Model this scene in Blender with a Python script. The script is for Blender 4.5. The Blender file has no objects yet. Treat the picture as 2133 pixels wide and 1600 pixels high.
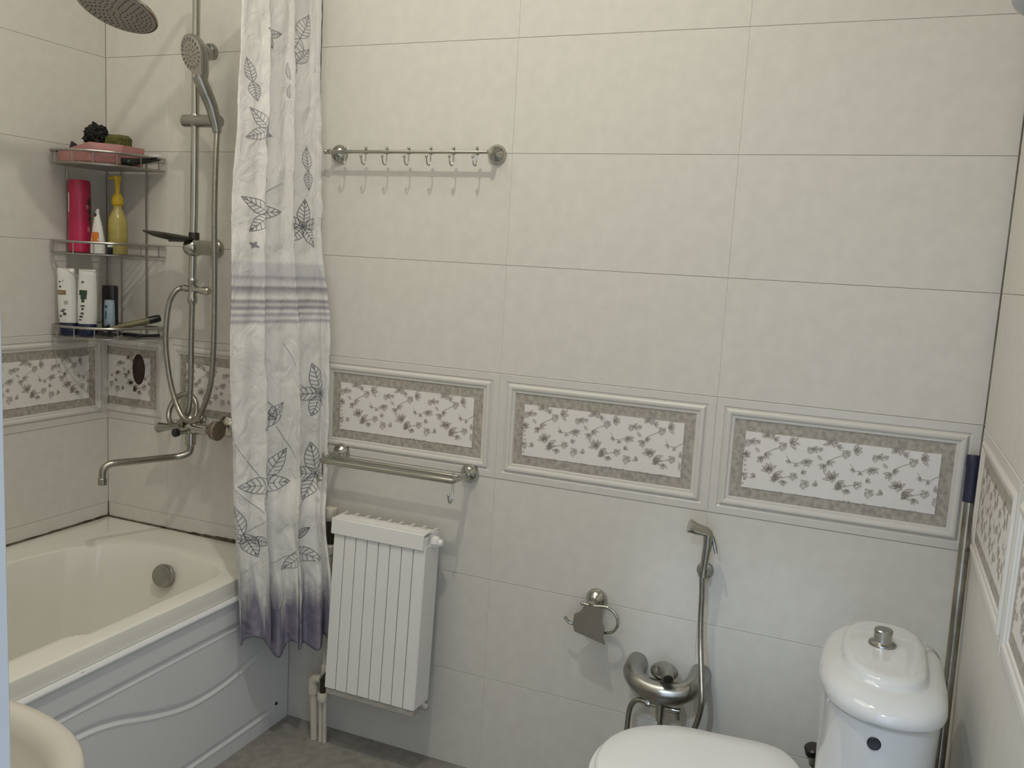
import bpy, bmesh, math, random
from mathutils import Vector, Matrix, noise
random.seed(7)
PI = math.pi
scn = bpy.context.scene
COL = scn.collection

# ------------------------------------------------------------------ camera
cam_d = bpy.data.cameras.new('camera')
cam = bpy.data.objects.new('camera', cam_d)
COL.objects.link(cam)
_R = Vector((0.91994824, 0.38812038, 0.05529746))
_U = Vector((-0.10303041, 0.10325827, 0.98930403))
_F = Vector((-0.37825913, 0.91580582, -0.13498046))
M = Matrix((( _R.x, _U.x, -_F.x, 0.36677609), (_R.y, _U.y, -_F.y, -2.25480637),
            (_R.z, _U.z, -_F.z, 1.50263929), (0, 0, 0, 1)))
cam.matrix_world = M
cam_d.sensor_fit = 'HORIZONTAL'
cam_d.sensor_width = 36.0
cam_d.lens = 36.0 * 1844.1 / 2133.0
cam_d.clip_start = 0.02
scn.camera = cam

# ------------------------------------------------------------------ world, lamps, exposure
world = bpy.data.worlds.new('world')
scn.world = world
world.use_nodes = True
wb = world.node_tree.nodes['Background']
wb.inputs[0].default_value = (0.62, 0.74, 0.95, 1)
wb.inputs[1].default_value = 2.05
scn.view_settings.view_transform = 'Standard'
scn.view_settings.look = 'None'
scn.view_settings.gamma = 1
scn.view_settings.use_curve_mapping = False
scn.view_settings.exposure = 0.0

def lamp(name, kind, loc, power, color, size, rot=None):
    d = bpy.data.lights.new(name, kind)
    d.energy = power
    d.color = color
    if kind == 'AREA':
        d.shape = 'DISK'; d.size = size
    else:
        d.shadow_soft_size = size
    o = bpy.data.objects.new(name, d)
    o.location = loc
    if rot: o.rotation_euler = rot
    COL.objects.link(o)
    return o
# bathroom ceiling: one small downlight and a large soft fill light added over the tub; cool hall light behind the open door
lamp('downlight', 'AREA', (-0.42, -1.12, 2.95), 13.0, (1.0, 0.94, 0.83), 0.06)
lamp('ceiling_fill', 'AREA', (-1.25, -1.15, 2.98), 10.8, (1.0, 0.945, 0.84), 1.3)
lamp('hall_light', 'AREA', (-0.06, -2.85, 2.56), 19.5, (0.66, 0.82, 1.0), 0.09, (0.95, 0, 0))

# ------------------------------------------------------------------ materials
def mat(name, color, rough=0.5, metal=0.0, spec=0.5, mottle=0.0, mscale=30.0, bump=0.0, bscale=80.0,
        trans=0.0, alpha=1.0, color2=None, coat=0.0):
    m = bpy.data.materials.new(name)
    m.use_nodes = True
    nt = m.node_tree
    b = nt.nodes['Principled BSDF']
    b.inputs['Base Color'].default_value = (*color, 1)
    b.inputs['Roughness'].default_value = rough
    b.inputs['Metallic'].default_value = metal
    b.inputs['Specular IOR Level'].default_value = spec
    b.inputs['Transmission Weight'].default_value = trans
    b.inputs['Alpha'].default_value = alpha
    b.inputs['Coat Weight'].default_value = coat
    tc = nt.nodes.new('ShaderNodeTexCoord')
    n = nt.nodes.new('ShaderNodeTexNoise')
    n.inputs['Scale'].default_value = mscale
    n.inputs['Detail'].default_value = 5
    nt.links.new(tc.outputs['Object'], n.inputs['Vector'])
    c2 = color2 or tuple(c * (1 - mottle) for c in color)
    r = nt.nodes.new('ShaderNodeValToRGB')
    r.color_ramp.elements[0].position = 0.35
    r.color_ramp.elements[1].position = 0.65
    r.color_ramp.elements[0].color = (*c2, 1)
    r.color_ramp.elements[1].color = (*color, 1)
    nt.links.new(n.outputs['Fac'], r.inputs['Fac'])
    nt.links.new(r.outputs['Color'], b.inputs['Base Color'])
    if bump > 0:
        n2 = nt.nodes.new('ShaderNodeTexNoise')
        n2.inputs['Scale'].default_value = bscale
        n2.inputs['Detail'].default_value = 3
        nt.links.new(tc.outputs['Object'], n2.inputs['Vector'])
        bp = nt.nodes.new('ShaderNodeBump')
        bp.inputs['Strength'].default_value = bump
        bp.inputs['Distance'].default_value = 0.004
        nt.links.new(n2.outputs['Fac'], bp.inputs['Height'])
        nt.links.new(bp.outputs['Normal'], b.inputs['Normal'])
    return m

TILE = mat('cream_tile', (0.665, 0.645, 0.585), 0.42, spec=0.35, mottle=0.05, mscale=26, bump=0.05, bscale=140)
RELIEF = mat('cream_relief_tile', (0.64, 0.62, 0.57), 0.33, spec=0.45, mottle=0.03, mscale=30)
GREYB = mat('mottled_grey_border', (0.45, 0.415, 0.36), 0.5, color2=(0.30, 0.275, 0.232), mscale=75)
PANEL = mat('ivory_panel', (0.76, 0.735, 0.69), 0.35, mottle=0.03, mscale=20)
PRINT = mat('grey_brown_print', (0.34, 0.31, 0.265), 0.5, color2=(0.50, 0.46, 0.41), mscale=170)
GROUT = mat('grout', (0.46, 0.43, 0.37), 0.85, color2=(0.30, 0.27, 0.21), mscale=9)
FLOORM = mat('grey_stone_floor', (0.30, 0.29, 0.26), 0.4, mottle=0.25, mscale=34, bump=0.05)
PLASTER = mat('white_plaster', (0.78, 0.77, 0.73), 0.8, mottle=0.03)
DOORW = mat('white_door_paint', (0.47, 0.48, 0.47), 0.4, mottle=0.02)
RUBBER = mat('black_rubber', (0.012, 0.012, 0.012), 0.6, mottle=0.2)
CHROME = mat('chrome', (0.50, 0.50, 0.455), 0.13, metal=1.0, mottle=0.06, mscale=15)
CHROMED = mat('dull_chrome', (0.40, 0.40, 0.37), 0.26, metal=1.0, mottle=0.1, mscale=20)
FLAPM = mat('brushed_flap', (0.25, 0.235, 0.195), 0.55, metal=0.7, mottle=0.1)
HOSE = mat('steel_hose', (0.40, 0.385, 0.335), 0.30, metal=1.0, mottle=0.15, mscale=90)
NOZZLE = mat('grey_nozzle_face', (0.38, 0.355, 0.31), 0.45, metal=0.15, mottle=0.08, mscale=30)
NOZDARK = mat('dark_nozzle', (0.10, 0.095, 0.08), 0.5, mottle=0.1)
DARKMET = mat('dark_metal', (0.06, 0.055, 0.045), 0.35, metal=0.7, mottle=0.2)
TUB = mat('tub_acrylic_warm_tint', (0.76, 0.745, 0.68), 0.18, spec=0.5, mottle=0.03, mscale=5, coat=0.2)  # white acrylic with the warm lamp light tinted into its colour
APRON = mat('tub_acrylic_cool_tint', (0.74, 0.755, 0.76), 0.22, spec=0.5, mottle=0.02, mscale=5)  # same white acrylic as the shell, cool light tinted into its colour
MOULD = mat('black_mould_caulk', (0.03, 0.026, 0.018), 0.8, color2=(0.15, 0.125, 0.085), mscale=35)
CERAM = mat('white_ceramic', (0.61, 0.61, 0.585), 0.10, spec=0.55, mottle=0.015, mscale=6, coat=0.4)
BASINM = mat('cream_ceramic', (0.54, 0.515, 0.45), 0.22, spec=0.5, mottle=0.03, mscale=6)
SEATM = mat('white_plastic', (0.76, 0.76, 0.73), 0.28, mottle=0.015, mscale=8)
RADW = mat('radiator_enamel', (0.80, 0.795, 0.765), 0.35, mottle=0.02, mscale=9)
RADGREY = mat('grey_enamel', (0.42, 0.40, 0.36), 0.5, mottle=0.2, mscale=40)  # mottled grey for the bottom rail and some lettering
PIPE = mat('cream_pipe', (0.62, 0.585, 0.49), 0.4, mottle=0.05, mscale=18)
BRASS = mat('dark_brass', (0.06, 0.05, 0.032), 0.5, metal=0.5, mottle=0.3, mscale=40)
WIRE = mat('shelf_wire', (0.42, 0.40, 0.37), 0.3, metal=0.9, mottle=0.1)
NAVY = mat('navy_rubber', (0.012, 0.012, 0.045), 0.5, mottle=0.2)
STEELP = mat('worn_steel_tube', (0.34, 0.32, 0.27), 0.28, metal=0.9, color2=(0.20, 0.185, 0.15), mscale=14)
PINKM = mat('pink_plastic', (0.50, 0.235, 0.215), 0.4, mottle=0.1, mscale=25)
CRIMSON = mat('crimson_plastic', (0.47, 0.018, 0.075), 0.28, mottle=0.15, mscale=10)
YELCAP = mat('yellow_cap', (0.56, 0.38, 0.012), 0.35, mottle=0.1)
YELLIQ = mat('yellow_translucent', (0.50, 0.41, 0.12), 0.2, trans=0.2, mottle=0.2, mscale=20)
WHITEP = mat('white_bottle', (0.66, 0.66, 0.62), 0.28, mottle=0.03)
ORANGE = mat('orange_print', (0.60, 0.17, 0.025), 0.4, mottle=0.05)
NAVYCAP = mat('navy_cap', (0.008, 0.013, 0.05), 0.3, mottle=0.1)
BLACKP = mat('black_plastic', (0.010, 0.010, 0.012), 0.3, mottle=0.1)
GREENL = mat('dark_green_print', (0.025, 0.055, 0.03), 0.5, mottle=0.2)
GOLDL = mat('bronze_print', (0.22, 0.13, 0.05), 0.45, mottle=0.1)
INK = mat('dark_ink', (0.05, 0.05, 0.045), 0.6, mottle=0.1)
PALEBL = mat('pale_blue_plastic', (0.27, 0.36, 0.42), 0.35, mottle=0.05)
TEALP = mat('teal_print', (0.05, 0.11, 0.14), 0.5, mottle=0.1)
LOOFAH = mat('black_mesh_puff', (0.017, 0.014, 0.012), 0.8, mottle=0.4, mscale=60, bump=0.8, bscale=120)
SPONGE = mat('olive_sponge', (0.125, 0.13, 0.03), 0.9, mottle=0.5, mscale=70, bump=0.8, bscale=150)
PUMICE = mat('dark_brown_pumice', (0.032, 0.017, 0.013), 0.85, mottle=0.4, mscale=120, bump=0.6, bscale=200)
STRING = mat('pale_string', (0.55, 0.52, 0.45), 0.8, mottle=0.1)
KNOBBR = mat('brownish_knob', (0.21, 0.155, 0.115), 0.25, metal=0.3, mottle=0.2)
CLEARKN = mat('clear_knob', (0.46, 0.40, 0.35), 0.2, trans=0.3, mottle=0.1)
STRIPE_D = None

# ------------------------------------------------------------------ mesh helpers
ORI = {}
class MB:
    def __init__(s):
        s.bm = bmesh.new(); s.mi = 0
    def _f(s, vs):
        try:
            f = s.bm.faces.new(vs); f.material_index = s.mi; return f
        except ValueError:
            return None
    def loft(s, rings, close=True, cap0=False, cap1=False):
        vr = [[s.bm.verts.new(p) for p in r] for r in rings]
        n = len(vr[0])
        for a, b in zip(vr[:-1], vr[1:]):
            for i in range(n if close else n - 1):
                j = (i + 1) % n
                s._f((a[i], a[j], b[j], b[i]))
        if cap0: s._f(vr[0][::-1])
        if cap1: s._f(vr[-1])
        return s
    def box(s, x0, x1, y0, y1, z0, z1, b=0.0):
        if b <= 0:
            r0 = [(x0, y0, z0), (x1, y0, z0), (x1, y1, z0), (x0, y1, z0)]
            r1 = [(x, y, z1) for x, y, _ in r0]
            return s.loft([r0, r1], cap0=True, cap1=True)
        def rr(d, z):
            k = b - d
            return [(x0 + d + k * .6, y0 + d, z), (x1 - d - k * .6, y0 + d, z), (x1 - d, y0 + d + k * .6, z), (x1 - d, y1 - d - k * .6, z),
                    (x1 - d - k * .6, y1 - d, z), (x0 + d + k * .6, y1 - d, z), (x0 + d, y1 - d - k * .6, z), (x0 + d, y0 + d + k * .6, z)]
        return s.loft([rr(b, z0), rr(0, z0 + b), rr(0, z1 - b), rr(b, z1)], cap0=True, cap1=True)
    def tube(s, pts, r, seg=10, cap=True, radii=None, smooth=0):
        P = [Vector(p) for p in pts]
        if smooth: P, radii = crom(P, smooth, radii)
        n = len(P)
        T = []
        for i in range(n):
            a = P[max(i - 1, 0)]; b = P[min(i + 1, n - 1)]
            T.append((b - a).normalized())
        up = Vector((0, 0, 1)) if abs(T[0].z) < 0.9 else Vector((1, 0, 0))
        N = (up - T[0] * up.dot(T[0])).normalized()
        rings = []
        for i in range(n):
            if i:
                N = (N - T[i] * N.dot(T[i]))
                N.normalize()
            B = T[i].cross(N)
            rr = radii[i] if radii else r
            rings.append([P[i] + (N * math.cos(2 * PI * k / seg) + B * math.sin(2 * PI * k / seg)) * rr for k in range(seg)])
        return s.loft(rings, cap0=cap, cap1=cap)
    def lathe(s, prof, o, ax=(0, 0, 1), seg=24):
        # prof: (radius, distance along the axis)
        ax = Vector(ax).normalized(); o = Vector(o)
        up = Vector((1, 0, 0)) if abs(ax.x) < 0.9 else Vector((0, 1, 0))
        A = (up - ax * up.dot(ax)).normalized(); B = ax.cross(A)
        rings = [[o + ax * h + (A * math.cos(2 * PI * k / seg) + B * math.sin(2 * PI * k / seg)) * max(r, 1e-5) for k in range(seg)] for r, h in prof]
        return s.loft(rings, cap0=True, cap1=True)
    def ell(s, c, rx, ry, rz, seg=16, rings=9):
        c = Vector(c)
        R = []
        for i in range(rings + 1):
            t = -PI / 2 + PI * i / rings
            k = max(math.cos(t), 1e-4)
            R.append([c + Vector((rx * k * math.cos(2 * PI * j / seg), ry * k * math.sin(2 * PI * j / seg), rz * math.sin(t))) for j in range(seg)])
        return s.loft(R, cap0=True, cap1=True)
    def grid(s, fn, nu, nv):
        V = [[s.bm.verts.new(fn(i / nu, j / nv)) for j in range(nv + 1)] for i in range(nu + 1)]
        for i in range(nu):
            for j in range(nv):
                s._f((V[i][j], V[i + 1][j], V[i + 1][j + 1], V[i][j + 1]))
        return s
    def mesh(s, name, mats, o=(0, 0, 0), sharp=38, recalc=True):
        bm = s.bm
        bmesh.ops.remove_doubles(bm, verts=bm.verts, dist=2e-6)
        if recalc: bmesh.ops.recalc_face_normals(bm, faces=bm.faces)
        o = Vector(o)
        for v in bm.verts: v.co -= o
        lim = math.radians(sharp)
        for f in bm.faces: f.smooth = True
        for e in bm.edges:
            if len(e.link_faces) == 2 and e.calc_face_angle(0) > lim: e.smooth = False
        me = bpy.data.meshes.new(name)
        bm.to_mesh(me); bm.free()
        for m in (mats if isinstance(mats, (list, tuple)) else [mats]): me.materials.append(m)
        return me
    def build(s, name, mats, parent=None, o=None, **kw):
        o = Vector(ORI[parent] if parent is not None else (o or (0, 0, 0)))
        ob = bpy.data.objects.new(name, s.mesh(name, mats, o, **kw))
        COL.objects.link(ob)
        ORI[ob] = o
        if parent is not None: ob.parent = parent
        else: ob.location = o
        return ob

def crom(P, n, radii=None):
    out = []; ro = []
    for i in range(len(P) - 1):
        p0 = P[max(i - 1, 0)]; p1 = P[i]; p2 = P[i + 1]; p3 = P[min(i + 2, len(P) - 1)]
        for k in range(n):
            t = k / n
            out.append(0.5 * ((2 * p1) + (p2 - p0) * t + (2 * p0 - 5 * p1 + 4 * p2 - p3) * t * t + (3 * p1 - p0 - 3 * p2 + p3) * t ** 3))
            if radii: ro.append(radii[i] * (1 - t) + radii[i + 1] * t)
    out.append(P[-1])
    if radii: ro.append(radii[-1])
    return out, (ro if radii else None)

def tag(o, label, cat, group=None, kind=None):
    o['label'] = label; o['category'] = cat
    if group: o['group'] = group
    if kind: o['kind'] = kind
    return o
def thing(name, loc, label, cat, group=None):
    o = bpy.data.objects.new(name, None)
    COL.objects.link(o); o.location = loc; o.empty_display_size = 0.05
    ORI[o] = Vector(loc)
    return tag(o, label, cat, group)
def struct(o):
    o['kind'] = 'structure'; return o
def lerp(a, b, t): return a + (b - a) * t
def interp(pts, x):
    if x <= pts[0][0]: return pts[0][1]
    for (a, b), (c, d) in zip(pts[:-1], pts[1:]):
        if x <= c:
            t = (x - a) / (c - a); t = t * t * (3 - 2 * t)
            return b + (d - b) * t
    return pts[-1][1]
def sstep(a, b, x):
    t = min(max((x - a) / (b - a), 0), 1); return t * t * (3 - 2 * t)

# ------------------------------------------------------------------ room shell
XL, XR, YF, ZC = -2.0706, 0.6027, -1.90, 3.00
G = 0.006            # the tile faces stand 6 mm proud of the bedding behind them
floor = struct(MB().box(XL - .1, XR + .5, -3.4, .1, -.1, 0).build('floor', FLOORM))
ceiling = struct(MB().box(XL - .1, XR + .1, -2.05, .1, ZC, ZC + .1).build('ceiling', PLASTER))
wall_back = struct(MB().box(XL - .1, XR + .1, G, .12, 0, ZC).build('wall_back', GROUT))
wall_left = struct(MB().box(XL - .12, XL - G, -2.05, .006, 0, ZC).build('wall_left', GROUT))
wall_right = struct(MB().box(XR + G, XR + .12, -2.05, .006, 0, ZC).build('wall_right', GROUT))
w = MB()
w.box(XL - .1, -.20, -2.04, YF, 0, ZC)
w.box(-.20, XR + .006, -2.04, YF, 2.06, ZC)
w.box(.592, XR + .1, -2.04, YF, 0, 2.06)
wall_front = struct(w.build('wall_front', PLASTER))
# door frame the photographer stands in
door = MB()
door.box(-.20, -.098, -1.916, -1.8995, 0, 2.06, .002)
door.box(-.20, .592, -1.916, -1.8995, 2.03, 2.09, .002)
door_1 = struct(door.build('door_1', DOORW))
MB().box(-.19, -.100, -1.945, -1.9165, 0, 2.05).build('seal', RUBBER, door_1)

# -------- tiles
TCACHE = {}
def plain_tile(w, h):
    key = ('p', round(w, 4), round(h, 4))
    if key not in TCACHE:
        m = MB()
        a, b = w / 2 - .0001, h / 2 - .0004
        def ring(d, y): return [(-a + d, y, -b + d), (a - d, y, -b + d), (a - d, y, b - d), (-a + d, y, b - d)]
        m.loft([ring(0, G + .001), ring(0, .0006), ring(.0008, 0)], cap0=True, cap1=True)
        TCACHE[key] = m.mesh('tile', TILE, sharp=8)
    return TCACHE[key]
def frieze_mesh(w, h, cut=None):
    key = ('f', round(w, 4), round(h, 4), cut)
    if key in TCACHE: return TCACHE[key]
    m = MB()
    a, b = .3008 - .00015, h / 2 - .0004
    def ring(d, y): return [(-a + d, y, -b + d), (a - d, y, -b + d), (a - d, y, b - d), (-a + d, y, b - d)]
    prof = [(0, G + .001), (0, 0), (.0015, -.0014), (.0195, -.0016), (.0215, -.0002), (.0235, .0012), (.0258, .0004),
            (.0275, -.0030), (.0305, -.0052), (.0345, -.0056), (.0385, -.0046), (.0415, -.0014), (.044, -.0010), (.0475, -.0010), (.050, .0022)]
    rings = [ring(d, y) for d, y in prof]
    m.loft(rings, cap0=True)
    m.mi = 1
    m.loft([ring(.050, .0022), ring(.0770, .0022)])
    m.loft([ring(.0770, .0022), ring(.0775, .0006)])
    m.mi = 2
    m.loft([ring(.0775, .0006), ring(.10, .0006)], cap1=True)
    if cut is not None:
        geom = m.bm.verts[:] + m.bm.edges[:] + m.bm.faces[:]
        bmesh.ops.bisect_plane(m.bm, geom=geom, plane_co=(cut, 0, 0), plane_no=(-1, 0, 0), clear_outer=True)
    TCACHE[key] = m.mesh('tile', [RELIEF, GREYB, PANEL], sharp=14)
    return TCACHE[key]
def leafpoly(m, c, L, W, ang, y):
    ca, sa = math.cos(ang), math.sin(ang)
    pts = []
    for sg in (1, -1):
        pts = []
        for t, wv in ((.02, .16), (.25, .8), (.5, 1), (.75, .7), (1, .05), (.75, .14), (.5, .22), (.25, .2)):
            u, v = L * (t - .1), W * .5 * wv * sg
            pts.append((c[0] + u * ca - v * sa, y, c[1] + u * sa + v * ca))
        m._f([m.bm.verts.new(p) for p in (pts if sg > 0 else pts[::-1])])
def floral_mesh(cut=None):
    key = ('fl', cut)
    if key in TCACHE: return TCACHE[key]
    m = MB(); y = .0002; rnd = random.Random(3)
    def lf(x, z, L, W, a):
        L *= 1.28; W *= 1.35
        if abs(x) < .224 and abs(z) < .073 and (cut is None or x > cut + .01):
            leafpoly(m, (x, z), L, W, a, y)
    def stem(pts):
        for (x0, z0), (x1, z1) in zip(pts[:-1], pts[1:]):
            d = math.hypot(x1 - x0, z1 - z0)
            lf(x0, z0, d * 1.2, .0016, math.atan2(z1 - z0, x1 - x0))
    def rose(x, z, s):
        for k in range(9):
            a = k * 2.4; r = s * (.25 + .06 * k)
            lf(x + r * math.cos(a), z + r * math.sin(a), s * .62, s * .40, a + 1.3 + rnd.uniform(-.3, .3))
        lf(x - s * .2, z, s * .5, s * .4, .4)
    def spray(x, z, s, a0, n=5):
        for k in range(n):
            a = a0 + (k - n / 2) * .62 + rnd.uniform(-.12, .12)
            lf(x, z, s * rnd.uniform(.8, 1.15), s * .36, a)
    K = 1 / 2785.0
    def D(dx, dz): return dx * K, dz * K
    for i in range(-2, 3):
        X = .1485 * i - .132 + .1485; Z = .0445
        def at(dx, dz):
            a, b = D(dx, dz); return X + a, Z + b
        rose(*at(0, 0), .0115)
        rose(*at(-78, 62), .009); spray(*at(-100, 58), .016, 2.7, 4); spray(*at(-60, 45), .012, .2, 3)
        spray(*at(48, 32), .019, .55, 4)
        rose(*at(185, -2), .0095); spray(*at(200, 10), .013, .3, 3)
        stem([at(-15, -8), at(-60, -30), at(-100, -55), at(-120, -95)])
        spray(*at(-112, -62), .015, -.5, 3); spray(*at(-125, -92), .017, -2.0, 3); lf(*at(-150, -60), .014, .006, 2.4)
        stem([at(30, -60), at(60, -105), at(110, -105), at(160, -70)])
        spray(*at(55, -92), .010, -1.8, 3); spray(*at(95, -112), .009, -.8, 3); spray(*at(165, -78), .016, -.8, 5)
        rose(*at(-72, -182), .0088); spray(*at(-75, -180), .019, 2.3, 5); spray(*at(-40, -205), .020, -.2, 4)
        rose(*at(88, -200), .0105); rose(*at(165, -245), .0120); spray(*at(140, -170), .012, .9, 3)
        spray(*at(-20, -245), .014, 2.6, 4); spray(*at(30, -240), .013, -1.4, 4)
        spray(*at(250, -240), .013, 3.0, 3); stem([at(-20, -235), at(30, -215), at(80, -200)])
        rose(*at(-165, 10), .006)
    # ragged lace along the lower edge and the left edge of the print
    for k in range(40):
        xx = -.222 + k * .0114
        if rnd.random() < .5: lf(xx, -.0718, .009, .0022, rnd.uniform(-.3, .3))
    for k in range(10):
        lf(-.2215 + rnd.uniform(0, .003), -.065 + k * .012, .006, .004, rnd.uniform(0, 3))
    TCACHE[key] = m.mesh('floral_print', PRINT, recalc=False)
    return TCACHE[key]
def link_mesh(name, me, parent, loc, rotz=0, rot=None):
    o = bpy.data.objects.new(name, me)
    COL.objects.link(o); o.parent = parent
    o.location = loc; o.rotation_euler = rot or (0, 0, rotz)
    return o
ROWS = [(0, .296), (.296, .596), (.596, .896), (.896, 1.196), (1.196, 1.496), (1.496, 1.796), (1.796, 2.096), (2.096, 2.396), (2.396, 2.696), (2.696, 2.996)]
def tile_wall(wall, cols, place, rz, cutcols=()):
    for ci, (c0, c1) in enumerate(cols):
        for ri, (z0, z1) in enumerate(ROWS):
            wd, ht = c1 - c0, z1 - z0
            j = (random.uniform(-1, 1) * .0009, random.uniform(-1, 1) * .0007)
            off = random.uniform(0, .0004)
            if ri == 3:
                side = dict(cutcols).get(ci)
                full = .6016
                if side == 'lo':   c = c1 - full / 2; cut = round(c0 - c, 4)
                elif side == 'hi': c = c0 + full / 2; cut = None
                else: c = (c0 + c1) / 2; cut = None
                loc = place(c, (z0 + z1) / 2, 0)
                t = link_mesh('tile', frieze_mesh(full, ht, cut), wall, loc, rz)
                f = link_mesh('floral_print', floral_mesh(cut), t, (0, 0, 0))
            else:
                loc = place((c0 + c1) / 2, (z0 + z1) / 2, off)
                link_mesh('tile', plain_tile(wd, ht), wall, loc, rot=(j[0], 0, rz + j[1] * .5))
tile_wall(wall_back, [(XL, -1.8024), (-1.8024, -1.2016), (-1.2016, -.6008), (-.6008, .0008), (.0008, XR - .0006)],
          lambda c, z, o: (c, o, z), 0, ((0, 'lo'),))
tile_wall(wall_left, [(-1.8048, -1.2032), (-1.2032, -.6016), (-.6016, 0)], lambda c, z, o: (XL - o, c, z), PI / 2)
tile_wall(wall_right, [(-1.84, -1.24), (-1.24, -.638), (-.638, -.02)], lambda c, z, o: (XR + o, c, z), -PI / 2)

# -------- black mould where the tub meets the tiles, and up the old joint beside the curtain
def strip(path, wfun, nrm, name):
    m = MB(); n = 60; top = []; bot = []
    rnd = random.Random(5)
    P0, P1 = Vector(path[0]), Vector(path[1])
    rings = []
    for i in range(n + 1):
        t = i / n; p = P0.lerp(P1, t); wd = wfun(t) * (1 + .22 * math.sin(i * 1.7) * rnd.random() + .2 * rnd.uniform(-1, 1))
        a = Vector(nrm)
        rings.append([p + Vector((0, 0, -.004)), p + a * .0045 + Vector((0, 0, -.004)), p + a * .003 + Vector((0, 0, wd)), p + Vector((0, 0, wd))])
    m.loft(rings, cap0=True, cap1=True)
    return struct(m.build(name, MOULD))
strip(((XL, 0, .545), (-1.31, 0, .545)), lambda t: .0032 + .0075 * sstep(.35, .85, t) , (0, -1, 0), 'trim_1')
strip(((XL, 0, .545), (XL, -1.5, .545)), lambda t: .0055 * (1 - .65 * sstep(.08, .45, t)), (1, 0, 0), 'trim_2')
m = MB()
m.tube([(XL + .001, -.001, .55), (XL + .001, -.001, .60)], .003, 6, radii=[.0034, .0016])
struct(m.build('trim_3', MOULD))
m = MB(); rnd = random.Random(9)
pts = [(-1.226 + rnd.uniform(-.0006, .0006), .0004, 1.58 + i * .028) for i in range(41)]
m.tube(pts, .0018, 5, radii=[rnd.uniform(.0010, .0024) for _ in pts])
struct(m.build('trim_4', MOULD))

# ------------------------------------------------------------------ bathtub
tub = thing('bathtub', (-1.68, -.8, 0), 'long white bathtub with a waved side panel under the taps', 'bathtub')
def polyray(poly, c, a):
    best = None; d = (math.cos(a), math.sin(a))
    for i in range(len(poly)):
        p = poly[i]; q = poly[(i + 1) % len(poly)]
        ex, ey = q[0] - p[0], q[1] - p[1]
        den = d[0] * ey - d[1] * ex
        if abs(den) < 1e-9: continue
        wx, wy = p[0] - c[0], p[1] - c[1]
        t = (wx * ey - wy * ex) / den; u = (wx * d[1] - wy * d[0]) / den
        if t > 0 and -1e-6 <= u <= 1 + 1e-6 and (best is None or t < best): best = t
    return best
def arc(cx, cy, r, a0, a1, n=9): return [(cx + r * math.cos(lerp(a0, a1, k / n)), cy + r * math.sin(lerp(a0, a1, k / n))) for k in range(n + 1)]
OPEN = []
OPEN += [(-1.352, -.735), (-1.352, -.34)] + [(-1.358, -.27), (-1.378, -.225), (-1.42, -.198), (-1.50, -.178), (-1.60, -.165), (-1.70, -.163)]
OPEN += [(-1.78, -.185), (-1.85, -.235), (-1.90, -.32), (-1.928, -.43), (-1.935, -.60), (-1.935, -1.25)]
OPEN += arc(-1.735, -1.30, .20, PI, 1.5 * PI, 6) + arc(-1.585, -1.30, .20, 1.5 * PI, 2 * PI, 6) + [(-1.385, -1.2), (-1.385, -.775), (-1.375, -.758)]
OC = (-1.64, -.80)
OUT = [(-1.293, -.0015), (XL + .002, -.0015), (XL + .002, -1.62), (-1.293, -1.62)]
angs = sorted([2 * PI * k / 220 for k in range(220)] + [math.atan2(p[1] - OC[1], p[0] - OC[0]) % (2 * PI) for p in OUT] +
              [math.atan2(p[1] - OC[1], p[0] - OC[0]) % (2 * PI) for p in OPEN[:2] + OPEN[-3:]])
def ringp(kind, d, z):
    out = []
    for a in angs:
        if kind == 'out': r = polyray(OUT, OC, a) - d
        else: r = polyray(OPEN, OC, a) - d
        out.append((OC[0] + r * math.cos(a), OC[1] + r * math.sin(a), z))
    return out
def ringmix(t, z):
    A = ringp('out', 0, z); B = ringp('in', 0, z)
    return [(lerp(a[0], b[0], t), lerp(a[1], b[1], t), z) for a, b in zip(A, B)]
m = MB()
m.loft([ringp('out', .03, .495), ringp('out', 0, .496), ringp('out', 0, .5395), ringp('out', .0015, .5425), ringp('out', .005, .5445), ringp('out', .012, .5455), ringmix(.45, .5465), ringmix(.75, .5465),
        ringp('in', -.006, .5455), ringp('in', .0, .5425), ringp('in', .004, .534), ringp('in', .012, .515), ringp('in', .022, .48), ringp('in', .045, .38), ringp('in', .07, .27), ringp('in', .10, .20),
        ringp('in', .16, .165), ringp('in', .23, .155)], cap1=True)
m.build('tub_shell', TUB, tub, sharp=28)
_zc = crom([Vector(p + (0,)) for p in ((-.05, .34), (.06, .30), (.15, .272), (.27, .246), (.38, .238), (.47, .245), (.58, .273), (.70, .313), (.80, .331), (.92, .325), (1.1, .28), (1.3, .245), (1.62, .30), (1.7, .33))], 24)[0]
ZW = []
for _i in range(166):
    _y = _i * .01
    _k = max(j for j in range(len(_zc)) if _zc[j].x <= _y)
    _a, _b = _zc[_k], _zc[min(_k + 1, len(_zc) - 1)]
    ZW.append(_a.y if _b.x == _a.x else lerp(_a.y, _b.y, (_y - _a.x) / (_b.x - _a.x)))
def zw(y):
    i = min(int(y / .01), len(ZW) - 2); return lerp(ZW[i], ZW[i + 1], y / .01 - i)
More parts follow.
